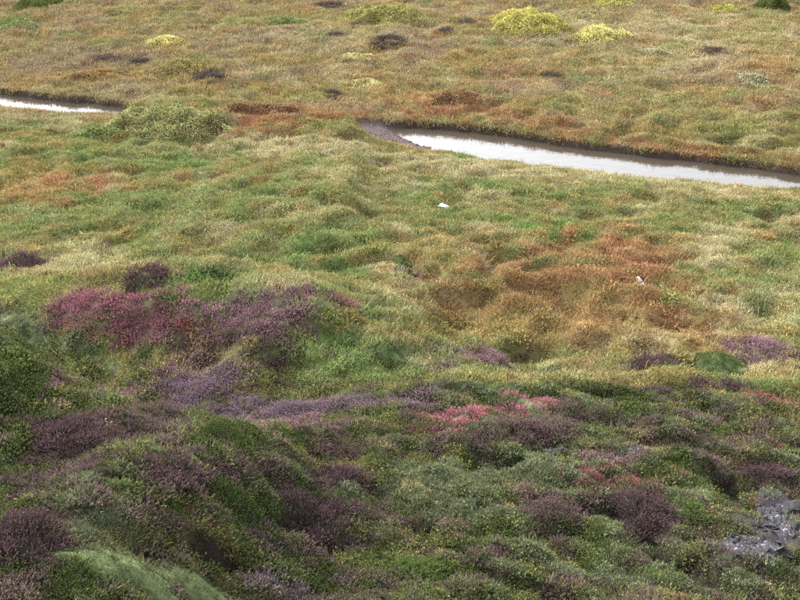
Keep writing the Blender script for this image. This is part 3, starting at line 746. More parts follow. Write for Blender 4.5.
# ------------------------------------------------------------ ground sheet
GRID = {}
def build_ground():
    ys = np.concatenate([-grow(4, 3000, 1.3)[:0:-1], grid_axis([(-4, 3, .4), (3, 14, .065), (14, 27, .10), (27, 34, .08), (34, 62, .22)]), grow(62, 4000, 1.22)])
    xp = np.concatenate([grid_axis([(0, 7, .07), (7, 15, .13), (15, 30, .5)]), grow(30, 4000, 1.22)])
    xs = np.concatenate([-xp[:0:-1], xp])
    X, Y = np.meshgrid(xs, ys)
    x, y = X.ravel(), Y.ravel()
    z = terrain(x, y)
    GRID.update(x=xs, y=ys, z=z.reshape(X.shape))
    col = np.zeros((len(x), 3)); rock = np.zeros(len(x)); wet = np.zeros(len(x))
    inner = (np.abs(x) < 24) & (y > 2.5) & (y < 60)
    F = sample_fields(x[inner], y[inner])
    S = F['S']
    c = F['grass'] * 0.80
    mix = lambda a, b, w: a + (b - a) * np.clip(w, 0, 1)[:, None]
    litter_shade = np.array((.024, .018, .013))  # dark litter, with the shade of gaps between plants put into it
    c = mix(c, litter_shade, F['near'] * 0.75)
    c = mix(c, F['hleaf'] * 0.9, sstep(0.35, 0.8, S['heather']) * 0.8)
    c = mix(c, C_CROW, sstep(0.4, 0.8, S['crowberry']) * 0.6)
    c = mix(c, C_MOSS * 0.9, sstep(0.35, 0.7, S['moss']))
    c = mix(c, C_PEAT, F['bare'])
    c = mix(c, np.array((.040, .036, .040)), F['rock'])
    f, n = stream(x[inner], y[inner])
    d = np.maximum(y[inner] - f, n - y[inner])
    zz = z[inner]
    c = mix(c, np.array((.030, .020, .016)), (1 - sstep(0.10, 0.42, zz)) * (y[inner] > f) * (d < 0.25))     # peat face of the cut bank, its undercut shade put into the colour
    mud = (1 - sstep(0.02, 0.16, d)) * (zz < 0.25)
    c = mix(c, np.array((.052, .038, .036)), mud)
    col[inner] = c; rock[inner] = F['rock']; wet[inner] = mud
    o = ~inner
    g = np.array(GRASS['olive']); v = np.array(GRASS['russet'])
    w = np.clip(0.35 + 0.8 * noise(x[o], y[o], 7.0, 91, 4), 0, 1)[:, None]
    col[o] = g * 0.8 + (v * 0.8 - g * 0.8) * w
    ny, nx = X.shape
    idx = np.arange(nx * ny).reshape(ny, nx)
    q = np.stack([idx[:-1, :-1], idx[:-1, 1:], idx[1:, 1:], idx[1:, :-1]], -1).reshape(-1, 4)
    me = new_mesh('ground', np.stack([x, y, z], -1), q, col, dict(rock=rock, wet=wet), smooth=True)
    m, nt, out = mat_new('heath_soil')
    b = N(nt, 'ShaderNodeBsdfPrincipled'); nt.links.new(b.outputs[0], out.inputs['Surface'])
    a = N(nt, 'ShaderNodeAttribute', attribute_name='col')
    tc = N(nt, 'ShaderNodeTexCoord')
    n1 = N(nt, 'ShaderNodeTexNoise'); n1.inputs['Scale'].default_value = 38; n1.inputs['Detail'].default_value = 8; n1.inputs['Roughness'].default_value = 0.75
    nt.links.new(tc.outputs['Object'], n1.inputs['Vector'])
    mp = N(nt, 'ShaderNodeMapRange'); mp.inputs[1].default_value = .3; mp.inputs[2].default_value = .7; mp.inputs[3].default_value = .5; mp.inputs[4].default_value = 1.45
    nt.links.new(n1.outputs[0], mp.inputs[0])
    s1 = N(nt, 'ShaderNodeVectorMath', operation='SCALE'); nt.links.new(a.outputs['Color'], s1.inputs[0]); nt.links.new(mp.outputs[0], s1.inputs['Scale'])
    nt.links.new(s1.outputs[0], b.inputs['Base Color'])
    w_ = N(nt, 'ShaderNodeAttribute', attribute_name='wet')
    rr = N(nt, 'ShaderNodeMapRange'); rr.inputs[3].default_value = .95; rr.inputs[4].default_value = .80
    nt.links.new(w_.outputs['Fac'], rr.inputs[0]); nt.links.new(rr.outputs[0], b.inputs['Roughness'])
    b.inputs['Specular IOR Level'].default_value = 0.04
    bp = N(nt, 'ShaderNodeBump'); bp.inputs['Strength'].default_value = 0.9; bp.inputs['Distance'].default_value = 0.03
    nt.links.new(n1.outputs[0], bp.inputs['Height']); nt.links.new(bp.outputs[0], b.inputs['Normal'])
    g_ = link('ground', me, m); g_['kind'] = 'structure'; g_['label'] = 'rolling heath ground with moss, peat and thatch'
    return g_
build_ground()

def ground_z(x, y):
    """height of the ground sheet at (x, y)"""
    gx, gy, gz = GRID['x'], GRID['y'], GRID['z']
    i = np.clip(np.searchsorted(gx, x) - 1, 0, len(gx) - 2); j = np.clip(np.searchsorted(gy, y) - 1, 0, len(gy) - 2)
    u = (x - gx[i]) / (gx[i + 1] - gx[i]); v = (y - gy[j]) / (gy[j + 1] - gy[j])
    return (gz[j, i] * (1 - u) + gz[j, i + 1] * u) * (1 - v) + (gz[j + 1, i] * (1 - u) + gz[j + 1, i + 1] * u) * v

# ------------------------------------------------------------ water
def build_water():
    wx = np.concatenate([np.arange(-60, -14, 1.0), np.arange(-14, 14, 0.2), np.arange(14, 61, 1.0)])
    f = np.interp(wx, _SX, _SF); n = np.interp(wx, _SX, _SN)
    k = len(wx)
    ts = np.linspace(-0.3, 1.3, 9)
    v = np.concatenate([np.stack([wx, n + (f - n) * t, wx * 0], -1) for t in ts])
    q = np.concatenate([np.stack([np.arange(k - 1), np.arange(1, k), np.arange(1, k) + k, np.arange(k - 1) + k], -1) + j * k for j in range(8)])
    me = new_mesh('water', v, q, smooth=True)
    m, nt, out = mat_new('brook_water')
    b = N(nt, 'ShaderNodeBsdfPrincipled'); nt.links.new(b.outputs[0], out.inputs['Surface'])
    b.inputs['Base Color'].default_value = (.030, .024, .018, 1)
    b.inputs['Roughness'].default_value = 0.08
    b.inputs['IOR'].default_value = 1.333
    tc = N(nt, 'ShaderNodeTexCoord'); n1 = N(nt, 'ShaderNodeTexNoise')
    n1.inputs['Scale'].default_value = 3.5; n1.inputs['Detail'].default_value = 4
    nt.links.new(tc.outputs['Object'], n1.inputs['Vector'])
    bp = N(nt, 'ShaderNodeBump'); bp.inputs['Strength'].default_value = 0.12; bp.inputs['Distance'].default_value = 0.05
    nt.links.new(n1.outputs[0], bp.inputs['Height']); nt.links.new(bp.outputs[0], b.inputs['Normal'])
    w = link('water', me, m); w['kind'] = 'structure'; w['label'] = 'still brook reflecting the white sky'
build_water()

# ------------------------------------------------------------ ground cover
def in_reach(x, y, z, margin):
    dep = y * math.cos(rad(PITCH)) + (CAM_Z - z) * math.sin(rad(PITCH))
    return np.abs(x) < dep * 0.345 + margin

def jitter_points(y0, y1, xmax, per_m2, r):
    s = 1.0 / math.sqrt(per_m2)
    gx, gy = np.meshgrid(np.arange(-xmax, xmax, s), np.arange(y0, y1, s))
    x = gx.ravel() + (r.rand(gx.size) - .5) * s * 1.5; y = gy.ravel() + (r.rand(gx.size) - .5) * s * 1.5
    return x, y

def keep_clear(x, y):
    k = np.ones(len(x), bool)
    for kind, st, cx, cy, w, d, h, lab in THINGS:
        if kind in ('stone',): fac = 1.0
        elif kind == 'cushion': fac = 0.92 if st == 'pale' else 0.70
        elif kind == 'willow' and h < 0.2: fac = 0.0
        else: fac = 0.62
        k &= ((x - cx) / w) ** 2 + ((y - cy) / d) ** 2 > fac * fac
    return k

SPECIES = ('heather', 'crowberry', 'moss', 'bilberry', 'meadow_grass', 'leafy_herb')
cover = {s: [] for s in SPECIES}
for (y0, y1, xm, dens) in ((3.3, 13.0, 9.0, 480.0), (13.0, 30.0, 15.5, 130.0), (30.0, 52.0, 21.0, 68.0)):
    x, y = jitter_points(y0, y1, xm, dens, rng)
    z = ground_z(x, y)
    m = in_reach(x, y, z, 1.6); x, y, z = x[m], y[m], z[m]
    F = sample_fields(x, y)
    f, n = stream(x, y)
    d = np.maximum(y - f, n - y)
    ok = (d > np.where(y > f, 0.07, 0.10) + 0.10 * rng.rand(len(x))) & (z > 0.05) & keep_clear(x, y)
    ok &= ~((y < n) & (d < 0.5) & (rng.rand(len(x)) < 0.35))
    ok &= (F['bare'] < 0.30 + 0.3 * rng.rand(len(x))) & (F['rock'] < 0.25 + 0.3 * rng.rand(len(x)))
    W = np.stack([F['S'][s] for s in SPECIES], -1) + (0.10 + 0.22 * F['near'][:, None]) * rng.randn(len(x), len(SPECIES))
    pick = W.argmax(1)
    for i, s in enumerate(SPECIES):
        q = ok & (pick == i)
        cover[s].append((x[q], y[q], z[q], {k: v[q] for k, v in F.items() if k != 'S'}))
        if s == 'moss':                                               # closed moss felt: more shoots around each point
            for rep in range(3):
                xx = x[q] + rng.randn(q.sum()) * .06; yy = y[q] + rng.randn(q.sum()) * .06
                cover[s].append((xx, yy, ground_z(xx, yy), {k: v[q] for k, v in F.items() if k != 'S'}))
        if s == 'heather' and y0 < 20:                                # a little grass grows through everything
            q2 = q & (rng.rand(len(x)) < 0.10); cover['meadow_grass'].append((x[q2], y[q2], z[q2], {k: v[q2] for k, v in F.items() if k != 'S'}))
        if s in ('leafy_herb', 'bilberry', 'crowberry', 'heather') and y0 > 10:
            q2 = q & (rng.rand(len(x)) < (0.12 if s == 'heather' else 0.45)); cover['meadow_grass'].append((x[q2], y[q2], z[q2], {k: v[q2] for k, v in F.items() if k != 'S'}))

def normals(x, y):
    e = 0.06
    nx = -(ground_z(x + e, y) - ground_z(x - e, y)) / (2 * e); ny = -(ground_z(x, y + e) - ground_z(x, y - e)) / (2 * e)
    return nx, ny

def carpet(name, label, category, soups, data, tint, tint2, size, lean=0.5, transl=0.22):
    x = np.concatenate([d[0] for d in data]); y = np.concatenate([d[1] for d in data]); z = np.concatenate([d[2] for d in data])
    F = {k: np.concatenate([d[3][k] for d in data]) for k in data[0][3]}
    n = len(x)
    me = bpy.data.meshes.new(name)
    me.vertices.add(n); me.vertices.foreach_set('co', np.stack([x, y, z], -1).astype(np.float32).ravel())
    nx, ny = normals(x, y)
    rot = np.stack([np.clip(-ny * lean, -.7, .7) + rng.randn(n) * .12, np.clip(nx * lean, -.7, .7) + rng.randn(n) * .12, rng.rand(n) * 6.283], -1)
    # tilt is given in world axes and the spin about the plant's own axis: Euler XYZ applies X, then Y, then Z, so turn the tilt back by the spin
    cz, sz = np.cos(rot[:, 2]), np.sin(rot[:, 2])
    tx, ty = rot[:, 0].copy(), rot[:, 1].copy()
    rot[:, 0] = tx * cz + ty * sz; rot[:, 1] = -tx * sz + ty * cz
    a = me.attributes.new('rot', 'FLOAT_VECTOR', 'POINT'); a.data.foreach_set('vector', rot.astype(np.float32).ravel())
    a = me.attributes.new('size', 'FLOAT', 'POINT'); a.data.foreach_set('value', (size(F, x, y, n) * np.clip(1 + 0.55 * noise(x, y, 0.30, 95, 2), .55, 1.6)).astype(np.float32))
    a = me.attributes.new('pick', 'INT', 'POINT'); a.data.foreach_set('value', rng.randint(0, len(soups), n).astype(np.int32))
    for nm, fn in (('tint', tint), ('tint2', tint2)):
        c = np.ones((n, 4), np.float32); c[:, :3] = np.clip(fn(F, x, y, n), 0.004, 0.8)
        a = me.attributes.new(nm, 'FLOAT_COLOR', 'POINT'); a.data.foreach_set('color', c.ravel())
    me.update()
    mat = mat_carpet(name + '_leaf', transl)
    coll = bpy.data.collections.new(name + '_plants')
    for i, sp in enumerate(soups):
        v, t, p, r = sp.arrays()
        mm = new_mesh(name + '_plant', v, t, attrs=dict(part=np.clip(p, 0, 1), rnd=r))
        mm.materials.append(mat)
        coll.objects.link(bpy.data.objects.new('%s_plant_%02d' % (name, i), mm))
    o = link(name, me, None)
    o['kind'] = 'stuff'; o['label'] = label; o['category'] = category
    ng = bpy.data.node_groups.new(name + '_scatter', 'GeometryNodeTree')
    ng.interface.new_socket('Geometry', in_out='INPUT', socket_type='NodeSocketGeometry')
    ng.interface.new_socket('Geometry', in_out='OUTPUT', socket_type='NodeSocketGeometry')
    gi = ng.nodes.new('NodeGroupInput'); go = ng.nodes.new('NodeGroupOutput')
    ci = ng.nodes.new('GeometryNodeCollectionInfo'); ci.inputs['Collection'].default_value = coll
    ci.inputs['Separate Children'].default_value = True; ci.inputs['Reset Children'].default_value = True
    ip = ng.nodes.new('GeometryNodeInstanceOnPoints'); ip.inputs['Pick Instance'].default_value = True
    def attr(nm, dt):
        k = ng.nodes.new('GeometryNodeInputNamedAttribute'); k.data_type = dt; k.inputs['Name'].default_value = nm
        return k.outputs['Attribute']
    L = ng.links.new
    L(gi.outputs[0], ip.inputs['Points']); L(ci.outputs[0], ip.inputs['Instance'])
    L(attr('pick', 'INT'), ip.inputs['Instance Index']); L(attr('size', 'FLOAT'), ip.inputs['Scale'])
    er = ng.nodes.new('FunctionNodeEulerToRotation'); L(attr('rot', 'FLOAT_VECTOR'), er.inputs[0]); L(er.outputs[0], ip.inputs['Rotation'])
    L(ip.outputs[0], go.inputs[0])
    md = o.modifiers.new('scatter', 'NODES'); md.node_group = ng
    return n

def jit(n, a): return 1.0 + a * rng.randn(n, 1)
def dist_grow(F, y): return 1.0 + 0.25 * F['far']

counts = {}
counts['heather'] = carpet('heather', 'low heather carpet of plum, mauve and brown sprigs', 'heather', [plant_heather(100 + i) for i in range(7)], cover['heather'],
    lambda F, x, y, n: F['hleaf'] * jit(n, .18), lambda F, x, y, n: F['bloom'] * jit(n, .25),
    lambda F, x, y, n: (0.80 + 0.5 * rng.rand(n)) * (1 + .05 * F['far']) * (1 - 0.22 * F['mid']) * (1 - 0.32 * F['near']) * (1 + .1 * F['far']))
counts['crowberry'] = carpet('crowberry', 'short dark green crowberry shoots between the heather', 'crowberry', [plant_crowberry(200 + i) for i in range(6)], cover['crowberry'],
    lambda F, x, y, n: C_CROW * jit(n, .30), lambda F, x, y, n: np.array((.072, .086, .028)) * jit(n, .30),
    lambda F, x, y, n: (0.85 + 0.5 * rng.rand(n)) * (1 - .32 * F['near']))
counts['moss'] = carpet('moss', 'soft grey-green moss felt over the humps of the slope', 'moss', [plant_moss(300 + i) for i in range(6)], cover['moss'],
    lambda F, x, y, n: C_MOSS * jit(n, .12), lambda F, x, y, n: C_MOSS * 1.25 * jit(n, .12),
    lambda F, x, y, n: 0.9 + 0.5 * rng.rand(n), 0.9)
counts['bilberry'] = carpet('bilberry', 'scattered red autumn bilberry leaves', 'bilberry', [plant_bilberry(400 + i) for i in range(5)], cover['bilberry'],
    lambda F, x, y, n: F['berry'] * jit(n, .2), lambda F, x, y, n: F['berry'] * np.array((1.0, .9, .8)) * jit(n, .2),
    lambda F, x, y, n: (0.8 + 0.5 * rng.rand(n)) * (1 - .40 * F['near']))
counts['grass'] = carpet('meadow_grass', 'short autumn meadow grass from green to russet and straw', 'grass',
    [plant_grass(500 + i) for i in range(6)] + [plant_grass(520 + i, 24, .105, .0022, .9) for i in range(3)], cover['meadow_grass'],
    lambda F, x, y, n: F['grass'] * jit(n, .18), lambda F, x, y, n: (F['grass'] * .86 + np.array(GRASS['straw']) * .16) * jit(n, .15),
    lambda F, x, y, n: (0.75 + 0.5 * rng.rand(n)) * (1.0 * F['mid'] + .66 * F['near'] + 1.3 * F['far']))
counts['herb'] = carpet('leafy_herb', 'small broad leaves of dwarf willow and herbs among the grass', 'herb', [plant_herb(600 + i) for i in range(6)], cover['leafy_herb'],
    lambda F, x, y, n: (F['grass'] * .75 + np.array((.035, .04, .008))) * jit(n, .22), lambda F, x, y, n: (F['grass'] * .8 + np.array(GRASS['ochre']) * .35) * jit(n, .22),
    lambda F, x, y, n: (0.65 + 0.5 * rng.rand(n)) * (1 + .1 * F['far'] - .3 * F['near']))

# ------------------------------------------------------------ single plants, cushions and stones
M_foliage = mat_col('shrub_leaf', 0.22)
M_stem = None
def make_stem_mat():
    m, nt, out = mat_new('woody_stem')
    b = N(nt, 'ShaderNodeBsdfPrincipled'); nt.links.new(b.outputs[0], out.inputs['Surface'])
    n1 = N(nt, 'ShaderNodeTexNoise'); n1.inputs['Scale'].default_value = 60
    r = N(nt, 'ShaderNodeValToRGB'); r.color_ramp.elements[0].color = (.035, .025, .018, 1); r.color_ramp.elements[1].color = (.09, .065, .045, 1)
    nt.links.new(n1.outputs[0], r.inputs[0]); nt.links.new(r.outputs[0], b.inputs['Base Color']); b.inputs['Roughness'].default_value = .9
    return m
M_stem = make_stem_mat()

def thing(name, loc, label, cat, group=None):
    e = bpy.data.objects.new(name, None); sc.collection.objects.link(e)
    e.location = loc; e.empty_display_size = 0.1
    e['label'] = label; e['category'] = cat
    if group: e['group'] = group
    return e

def stem_tube(a, b, r0, r1, k=4):
    d = unit(b - a); s = unit(np.cross(d, np.array((.3, .5, .81)))); t = np.cross(d, s)
    an = np.arange(k) * 2 * np.pi / k
    ring = np.cos(an)[:, None] * s + np.sin(an)[:, None] * t
    v = np.concatenate([a + ring * r0, b + ring * r1])
    tr = []
    for i in range(k):
        j = (i + 1) % k
        tr += [[i, j, k + j], [i, k + j, k + i]]
    return v, np.array(tr)

def local_ground(cx, cy, zc, px, py):
    return ground_z(cx + px, cy + py) - zc

def dome_outline(a, r):
    """ragged plan outline of a clump"""
    ph = r.rand(4) * 6.283
    return 1 + .13 * np.sin(2 * a + ph[0]) + .10 * np.sin(3 * a + ph[1]) + .07 * np.sin(5 * a + ph[2]) + .05 * np.sin(9 * a + ph[3])

def build_clump(name, cat, group, cx, cy, w, d, h, label, soups, cols, density, size, seed, dome=0.75):
    """low cushion-like plant: many sprigs over a small dome, stems, foliage and blossom as parts"""
    r = np.random.RandomState(seed)
    zc = float(ground_z(np.array([cx]), np.array([cy]))[0])
    e = thing(name, (cx, cy, zc), label, cat, group)
    n = max(10, int(density * math.pi * w * d))
    a = r.rand(n) * 6.283; q = np.sqrt(r.rand(n)); ol = dome_outline(a, r)
    px = w * q * ol * np.cos(a); py = d * q * ol * np.sin(a)
    lift = h * dome * (np.clip(1 - q ** 2.4, 0, 1)) * (0.8 + .4 * noise(px + cx, py + cy, .22, seed)) 
    pz = local_ground(cx, cy, zc, px, py) + lift
    V, T, Cc, K = [], [], [], []; off = 0
    for i in range(n):
        v, t, p, rn = soups[r.randint(len(soups))]
        s = size * (.75 + .5 * r.rand()); z_ = r.rand() * 6.283
        c, s_ = math.cos(z_), math.sin(z_)
        vv = np.stack([v[:, 0] * c - v[:, 1] * s_, v[:, 0] * s_ + v[:, 1] * c, v[:, 2]], -1) * s
        ox = .55 * q[i] * math.cos(a[i]); oy = .55 * q[i] * math.sin(a[i])
        vv[:, 0] += vv[:, 2] * ox; vv[:, 1] += vv[:, 2] * oy
        vv += np.array((px[i], py[i], pz[i]))
        leaf, flo = cols
        j1, j2 = 1 + .18 * r.randn(), 1 + .22 * r.randn()
        col = np.where((p > .5)[:, None], np.array(flo) * j2, np.array(leaf) * j1) * (.55 + .9 * rn)[:, None]
        V.append(vv); T.append(t + off); Cc.append(np.clip(col, .004, .8)); K.append(p); off += len(v)
    V = np.concatenate(V); T = np.concatenate(T); Cc = np.concatenate(Cc); K = np.concatenate(K)
    tk = K[T[:, 0]]
    for nm, sel in (('foliage', (tk > -.5) & (tk < .5)), ('blossom', tk > .5)):
        tt = T[sel]
        if not len(tt): continue
        u, inv = np.unique(tt, return_inverse=True)
        nm2 = nm if cat == 'heather' or nm == 'foliage' else 'shoot_tip'
        link(nm2, new_mesh(nm2, V[u], inv.reshape(-1, 3), Cc[u]), M_foliage, e)
    # woody stems under the dome
    sv, st, so = [], [], 0
    for i in range(min(n, 90)):
        b0 = np.array((px[i] * .55, py[i] * .55, 0)); b0[2] = local_ground(cx, cy, zc, np.array([b0[0]]), np.array([b0[1]]))[0] - .02
        v, t = stem_tube(b0, np.array((px[i], py[i], pz[i] + .03)), .005, .003)
        sv.append(v); st.append(t + so); so += len(v)
    link('stem', new_mesh('stem', np.concatenate(sv), np.concatenate(st)), M_stem, e)['kind'] = 'stuff'
    return e

def build_willow(cx, cy, w, d, h, label, col, seed, name='willow_shrub', cat='shrub', group='low willow and birch shrubs'):
    r = np.random.RandomState(seed)
    zc = float(ground_z(np.array([cx]), np.array([cy]))[0])
    e = thing(name, (cx, cy, zc), label, cat, group)
    ph = r.rand() * 100
    n = int(4200 * w * d + 5200 * w * h + 600)
    a = r.rand(n) * 6.283; q = np.sqrt(r.rand(n)); ol = dome_outline(a, r)
    q2 = q * ol
    px = w * q2 * np.cos(a); py = d * q2 * np.sin(a)
    lump = .85 + .30 * noise(px + ph, py, .42, seed, 2)
    top = h * np.clip(1 - q ** 2.6, 0.05, 1) * np.clip(lump, .25, 1.3)
    pz = local_ground(cx, cy, zc, px, py) + top * (1 - .55 * r.rand(n) ** 2)
    gone = (noise(px + ph, py + 3, .30, seed + 5) > .72)
    px, py, pz = px[~gone], py[~gone], pz[~gone]; n = len(px)
    L = (.042 + .026 * r.rand(n)); 
    az = r.rand(n) * 6.283; el = .2 + 1.0 * r.rand(n)
    D = np.stack([np.cos(el) * np.cos(az), np.cos(el) * np.sin(az), np.sin(el) * .8], -1)
    A = np.cross(D, r.randn(n, 3)); A /= np.linalg.norm(A, axis=1)[:, None]
    P = np.stack([px, py, pz], -1); mid = P + D * (L * .5)[:, None]; W = (L * .30)[:, None]
    V = np.stack([P, mid - A * W, P + D * L[:, None], mid + A * W], 1).reshape(-1, 3)
    i0 = np.arange(n) * 4
    T = np.concatenate([np.stack([i0, i0 + 1, i0 + 2], -1), np.stack([i0, i0 + 2, i0 + 3], -1)])
    patch_ = noise(px + ph, py, .35, seed + 9, 2)[:, None]
    base = np.array(col) * np.clip(1 + .45 * patch_ + .30 * r.randn(n, 1), .35, 1.9)
    shift = r.rand(n, 1)
    base = base * (1 + np.array((.20, 0, -.15)) * (shift - .5) * 2)
    old = (r.rand(n, 1) < .10); base = np.where(old, base * np.array((.75, .45, .6)), base)
    link('foliage', new_mesh('foliage', V, T, np.repeat(np.clip(base, .01, .7), 4, 0)), M_foliage, e)
    sv, st, so = [], [], 0
    for i in r.choice(n, min(n, 120), replace=False):
        b0 = np.array((px[i] * .35, py[i] * .35, 0.)); b0[2] = local_ground(cx, cy, zc, np.array([b0[0]]), np.array([b0[1]]))[0] - .03
        v, t = stem_tube(b0, P[i] + D[i] * .02, .009, .003); sv.append(v); st.append(t + so); so += len(v)
    link('branch', new_mesh('branch', np.concatenate(sv), np.concatenate(st)), M_stem, e)['kind'] = 'stuff'
    return e

M_cushion = mat_col('moss_felt', 0.1)
def ico(sub):
    import bmesh
    bm = bmesh.new(); bmesh.ops.create_icosphere(bm, subdivisions=sub, radius=1)
    v = np.array([p.co[:] for p in bm.verts]); t = np.array([[q.index for q in f.verts] for f in bm.faces]); bm.free()
    return v, t

def build_cushion(cx, cy, w, d, h, label, col, seed):
    r = np.random.RandomState(seed)
    zc = float(ground_z(np.array([cx]), np.array([cy]))[0])
    e = thing('moss_cushion', (cx, cy, zc), label, 'moss', 'moss cushions')
    v, t = ico(5)
    px, py = v[:, 0] * w, v[:, 1] * d
    a = np.arctan2(v[:, 1], v[:, 0]); ol = dome_outline(a, r)
    px *= ol; py *= ol
    g = local_ground(cx, cy, zc, px, py)
    up = np.sign(v[:, 2]) * np.abs(v[:, 2]) ** .75
    pz = g * .9 + up * h * .72 * (.85 + .35 * noise(px + cx, py + cy, .30, seed, 1)) + .012 * noise(px * 1 + cx, py + cy + v[:, 2] * .3, .05, seed + 1, 2)
    P = np.stack([px, py, pz], -1)
    base = np.array(col) * (.95 + .40 * noise(px + cx, py + cy, .10, seed + 2, 3))[:, None]
    base = np.where(((v[:, 2] < .28) & (noise(px + cx, pz * 2, .15, seed + 3, 2) > -.25))[:, None], np.array((.045, .038, .026)), base)  # lower flank painted dark brown for the shade of the underside
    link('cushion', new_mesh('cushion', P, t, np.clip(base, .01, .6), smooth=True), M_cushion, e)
    n = int(130000 * w * d) + 800
    i = r.choice(len(v), n); i = i[v[i, 2] > .05]; n = len(i)
    B = P[i] + r.randn(n, 3) * .012
    Nn = v[i] / np.array((w, d, h)); Nn /= np.linalg.norm(Nn, axis=1)[:, None]
    Dn = Nn + r.randn(n, 3) * .45; Dn /= np.linalg.norm(Dn, axis=1)[:, None]
    s = np.cross(Dn, r.randn(n, 3)); s = s / np.linalg.norm(s, axis=1)[:, None] * .0036
    Lh = .015 * (.5 + r.rand(n, 1))
    V = np.stack([B - s, B + s, B + Dn * Lh], 1).reshape(-1, 3); T = np.arange(n * 3).reshape(-1, 3)
    cc = np.repeat(base[i] * (.40 + 1.1 * r.rand(n, 1)), 3, 0)
    link('shoot', new_mesh('shoot', V, T, np.clip(cc, .01, .6)), M_foliage, e)['kind'] = 'stuff'

def stone_mat(name, lo, hi, lichen=None, cover_=.58):
    m, nt, out = mat_new(name)
    b = N(nt, 'ShaderNodeBsdfPrincipled'); nt.links.new(b.outputs[0], out.inputs['Surface']); b.inputs['Roughness'].default_value = .9; b.inputs['Specular IOR Level'].default_value = .12
    tc = N(nt, 'ShaderNodeTexCoord')
    n1 = N(nt, 'ShaderNodeTexNoise'); n1.inputs['Scale'].default_value = 45; n1.inputs['Detail'].default_value = 9; n1.inputs['Roughness'].default_value = .7
    nt.links.new(tc.outputs['Object'], n1.inputs['Vector'])
    r = N(nt, 'ShaderNodeValToRGB'); r.color_ramp.elements[0].position = .3; r.color_ramp.elements[1].position = .75
    r.color_ramp.elements[0].color = (*lo, 1); r.color_ramp.elements[1].color = (*hi, 1)
    nt.links.new(n1.outputs[0], r.inputs[0]); last = r.outputs[0]
    if lichen:
        n2 = N(nt, 'ShaderNodeTexNoise'); n2.inputs['Scale'].default_value = 30; n2.inputs['Detail'].default_value = 6; n2.inputs['Roughness'].default_value = .65
        nt.links.new(tc.outputs['Object'], n2.inputs['Vector'])
        k = N(nt, 'ShaderNodeValToRGB'); k.color_ramp.elements[0].position = cover_; k.color_ramp.elements[1].position = cover_ + .04
        nt.links.new(n2.outputs[0], k.inputs[0])
        mx = N(nt, 'ShaderNodeMix', data_type='RGBA'); nt.links.new(k.outputs[0], mx.inputs[0]); nt.links.new(last, mx.inputs[6]); mx.inputs[7].default_value = (*lichen, 1)
        last = mx.outputs[2]
    nt.links.new(last, b.inputs['Base Color'])
    bp = N(nt, 'ShaderNodeBump'); bp.inputs['Strength'].default_value = .7; bp.inputs['Distance'].default_value = .02
    nt.links.new(n1.outputs[0], bp.inputs['Height']); nt.links.new(bp.outputs[0], b.inputs['Normal'])
    return m
M_white = stone_mat('white_stone', (.42, .41, .41), (.66, .65, .66))
M_dark = stone_mat('dark_stone', (.025, .023, .025), (.07, .065, .068), (.20, .20, .18), .68)
M_lich = stone_mat('lichen_stone', (.09, .09, .07), (.18, .18, .14), (.28, .28, .22), .58)
M_slab = stone_mat('outcrop_rock', (.018, .017, .019), (.050, .047, .052), (.20, .20, .21), .59)

def stone_mesh(w, d, h, seed, sub=3):
    r = np.random.RandomState(seed); v, t = ico(sub)
    for k in range(9):                                               # chip flat facets
        nrm = unit(r.randn(3)); lim = .40 + .25 * r.rand()
        s = v @ nrm; v = v - np.clip(s - lim, 0, None)[:, None] * nrm
    v = v * (1 + .06 * noise(v[:, 0] * 3 + v[:, 2], v[:, 1] * 3 - v[:, 2], 1.0, seed)[:, None])
    return new_mesh('stone', v * np.array((w, d, h)) * 1.45, t)

def build_stone(cx, cy, w, d, h, label, style, seed):
    zc = float(ground_z(np.array([cx]), np.array([cy]))[0])
    o = link('stone', stone_mesh(w, d, h, seed), {'white': M_white, 'dark': M_dark, 'lichen': M_lich}[style], None, (cx, cy, zc + h * .30))
    o.rotation_euler = (rad(-6 + seed % 12), rad(5), rad((seed * 47) % 360 if style != 'white' else 8))
    o['label'] = label; o['category'] = 'stone'

S_HEATHER = [plant_heather(900 + i, 26).arrays() for i in range(4)]
S_CROW = [plant_crowberry(920 + i, 26).arrays() for i in range(4)]
S_BERRY = [plant_bilberry(940 + i, 16).arrays() for i in range(4)]
for i, (kind, st, cx, cy, w, d, h, lab) in enumerate(THINGS):
    sd = 1000 + i * 13
    if kind == 'willow':
        birch = st in ('ochre', 'rust', 'orange')
        build_willow(cx, cy, w, d, h, lab, WILLOW[st], sd, 'dwarf_birch' if birch else 'willow_shrub')
    elif kind == 'heather':
        far_ = cy > 28
        build_clump('heather_clump', 'heather', 'heather clumps', cx, cy, w, d, h, lab, S_HEATHER, (HLEAF[st], BLOOM[st]), 80 if far_ else (190 if cy > 12 else 300), 1.1 if far_ else (.72 if cy > 12 else .66), sd, .7 if far_ else .42)
    elif kind == 'bilberry':
        build_clump('bilberry_patch', 'bilberry', 'red bilberry patches', cx, cy, w, d, h, lab, S_BERRY, (np.array(BERRY[st]) * np.array((.55, .8, .6)), BERRY[st]), 170, .62, sd, .3)
    elif kind == 'crowberry':
        k = np.array((.050, .078, .023)) if st == 'bright' else C_CROW * .85
        build_clump('crowberry_clump', 'crowberry', 'crowberry clumps', cx, cy, w, d, h, lab, S_CROW, (k, k * np.array((1.7, 1.6, 1.3))), 300, .66, sd, .6)
    elif kind == 'cushion':
        c = dict(pale=(.084, .102, .046), green=(.050, .066, .026), wedge=(.046, .062, .026))[st]
        build_cushion(cx, cy, w, d, h, lab, c, sd)
    else:
        build_stone(cx, cy, w, d, h, lab, st, sd)

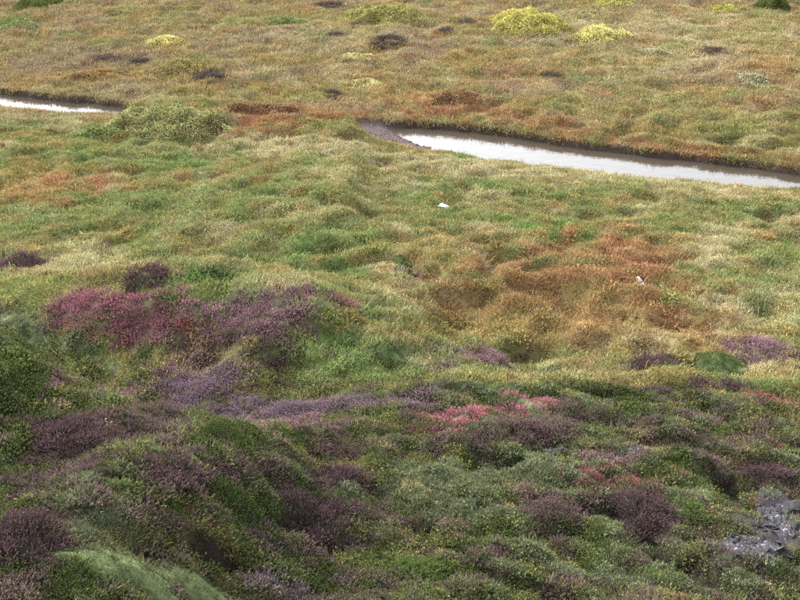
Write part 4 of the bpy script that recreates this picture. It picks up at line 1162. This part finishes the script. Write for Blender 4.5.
# rock outcrop: low bedrock slab with broken plates lying on it
def build_outcrop(cx, cy, w, d, label, seed, plates, hgt=.05):
    r = np.random.RandomState(seed)
    zc = float(ground_z(np.array([cx]), np.array([cy]))[0])
    e = thing('rock_outcrop', (cx, cy, zc), label, 'rock', 'bare rock showing through the heath')
    k, m = 44, 30
    U, Vv = np.meshgrid(np.linspace(-1, 1, k), np.linspace(-1, 1, m)); u, v = U.ravel(), Vv.ravel()
    a = np.arctan2(v, u); rr = np.maximum(np.abs(u), np.abs(v)); ol = dome_outline(a, r)
    x = w * rr * np.cos(a) * ol; y = d * rr * np.sin(a) * ol
    crack = np.abs(noise(x + cx, (y + cy) * 1.4, .17, seed, 2))
    z = local_ground(cx, cy, zc, x, y) + hgt * np.clip(1.1 - rr ** 4, -.4, 1) * (.7 + .9 * noise(x + cx, y + cy, .16, seed + 1, 4)) - .03 * (crack < .05) - .06 * (rr > .93)
    idx = np.arange(k * m).reshape(m, k)
    q = np.stack([idx[:-1, :-1], idx[:-1, 1:], idx[1:, 1:], idx[1:, :-1]], -1).reshape(-1, 4)
    link('slab', new_mesh('slab', np.stack([x, y, z], -1), q), M_slab, e)
    protos = [stone_mesh(1, 1, .45, seed + 50 + j, 2) for j in range(5)]
    for p in protos: p.materials.append(M_slab)
    for i in range(plates):
        a_ = r.rand() * 6.283; qq = math.sqrt(r.rand()) * .98
        px, py = w * qq * math.cos(a_), d * qq * math.sin(a_); s = .010 + .032 * r.rand() ** 2
        o = bpy.data.objects.new('plate', protos[r.randint(5)]); sc.collection.objects.link(o); o.parent = e
        o.location = (px, py, float(local_ground(cx, cy, zc, np.array([px]), np.array([py]))[0]) + hgt * .7 * (1 - qq ** 4) + .004)
        o.scale = (s * (1 + .8 * r.rand()), s, s * .55); o.rotation_euler = (r.randn() * .25 - .35, r.randn() * .25, r.rand() * 6.283)
for args in OUTCROPS:
    build_outcrop(*args)

# pebbles in the shallow head of the brook
GRAVEL = []
r_ = np.random.RandomState(77)
pv, pt = ico(1)
gv, gt, go_ = [], [], 0
for i in range(200):
    x_ = -1.5 + 2.8 * r_.rand(); y_ = 28.2 + 2.2 * r_.rand()
    z_ = float(ground_z(np.array([x_]), np.array([y_]))[0])
    if .0 < z_ < .12:
        s = .012 + .028 * r_.rand() ** 2
        gv.append(pv * np.array((s * (1 + .5 * r_.rand()), s, s * .6)) + np.array((x_, y_, z_ + .005))); gt.append(pt + go_); go_ += len(pv)
if gv:
    g = link('gravel', new_mesh('gravel', np.concatenate(gv), np.concatenate(gt), smooth=True), M_dark)
    g['kind'] = 'stuff'; g['label'] = 'wet gravel bar at the head of the long water'; g['category'] = 'gravel'
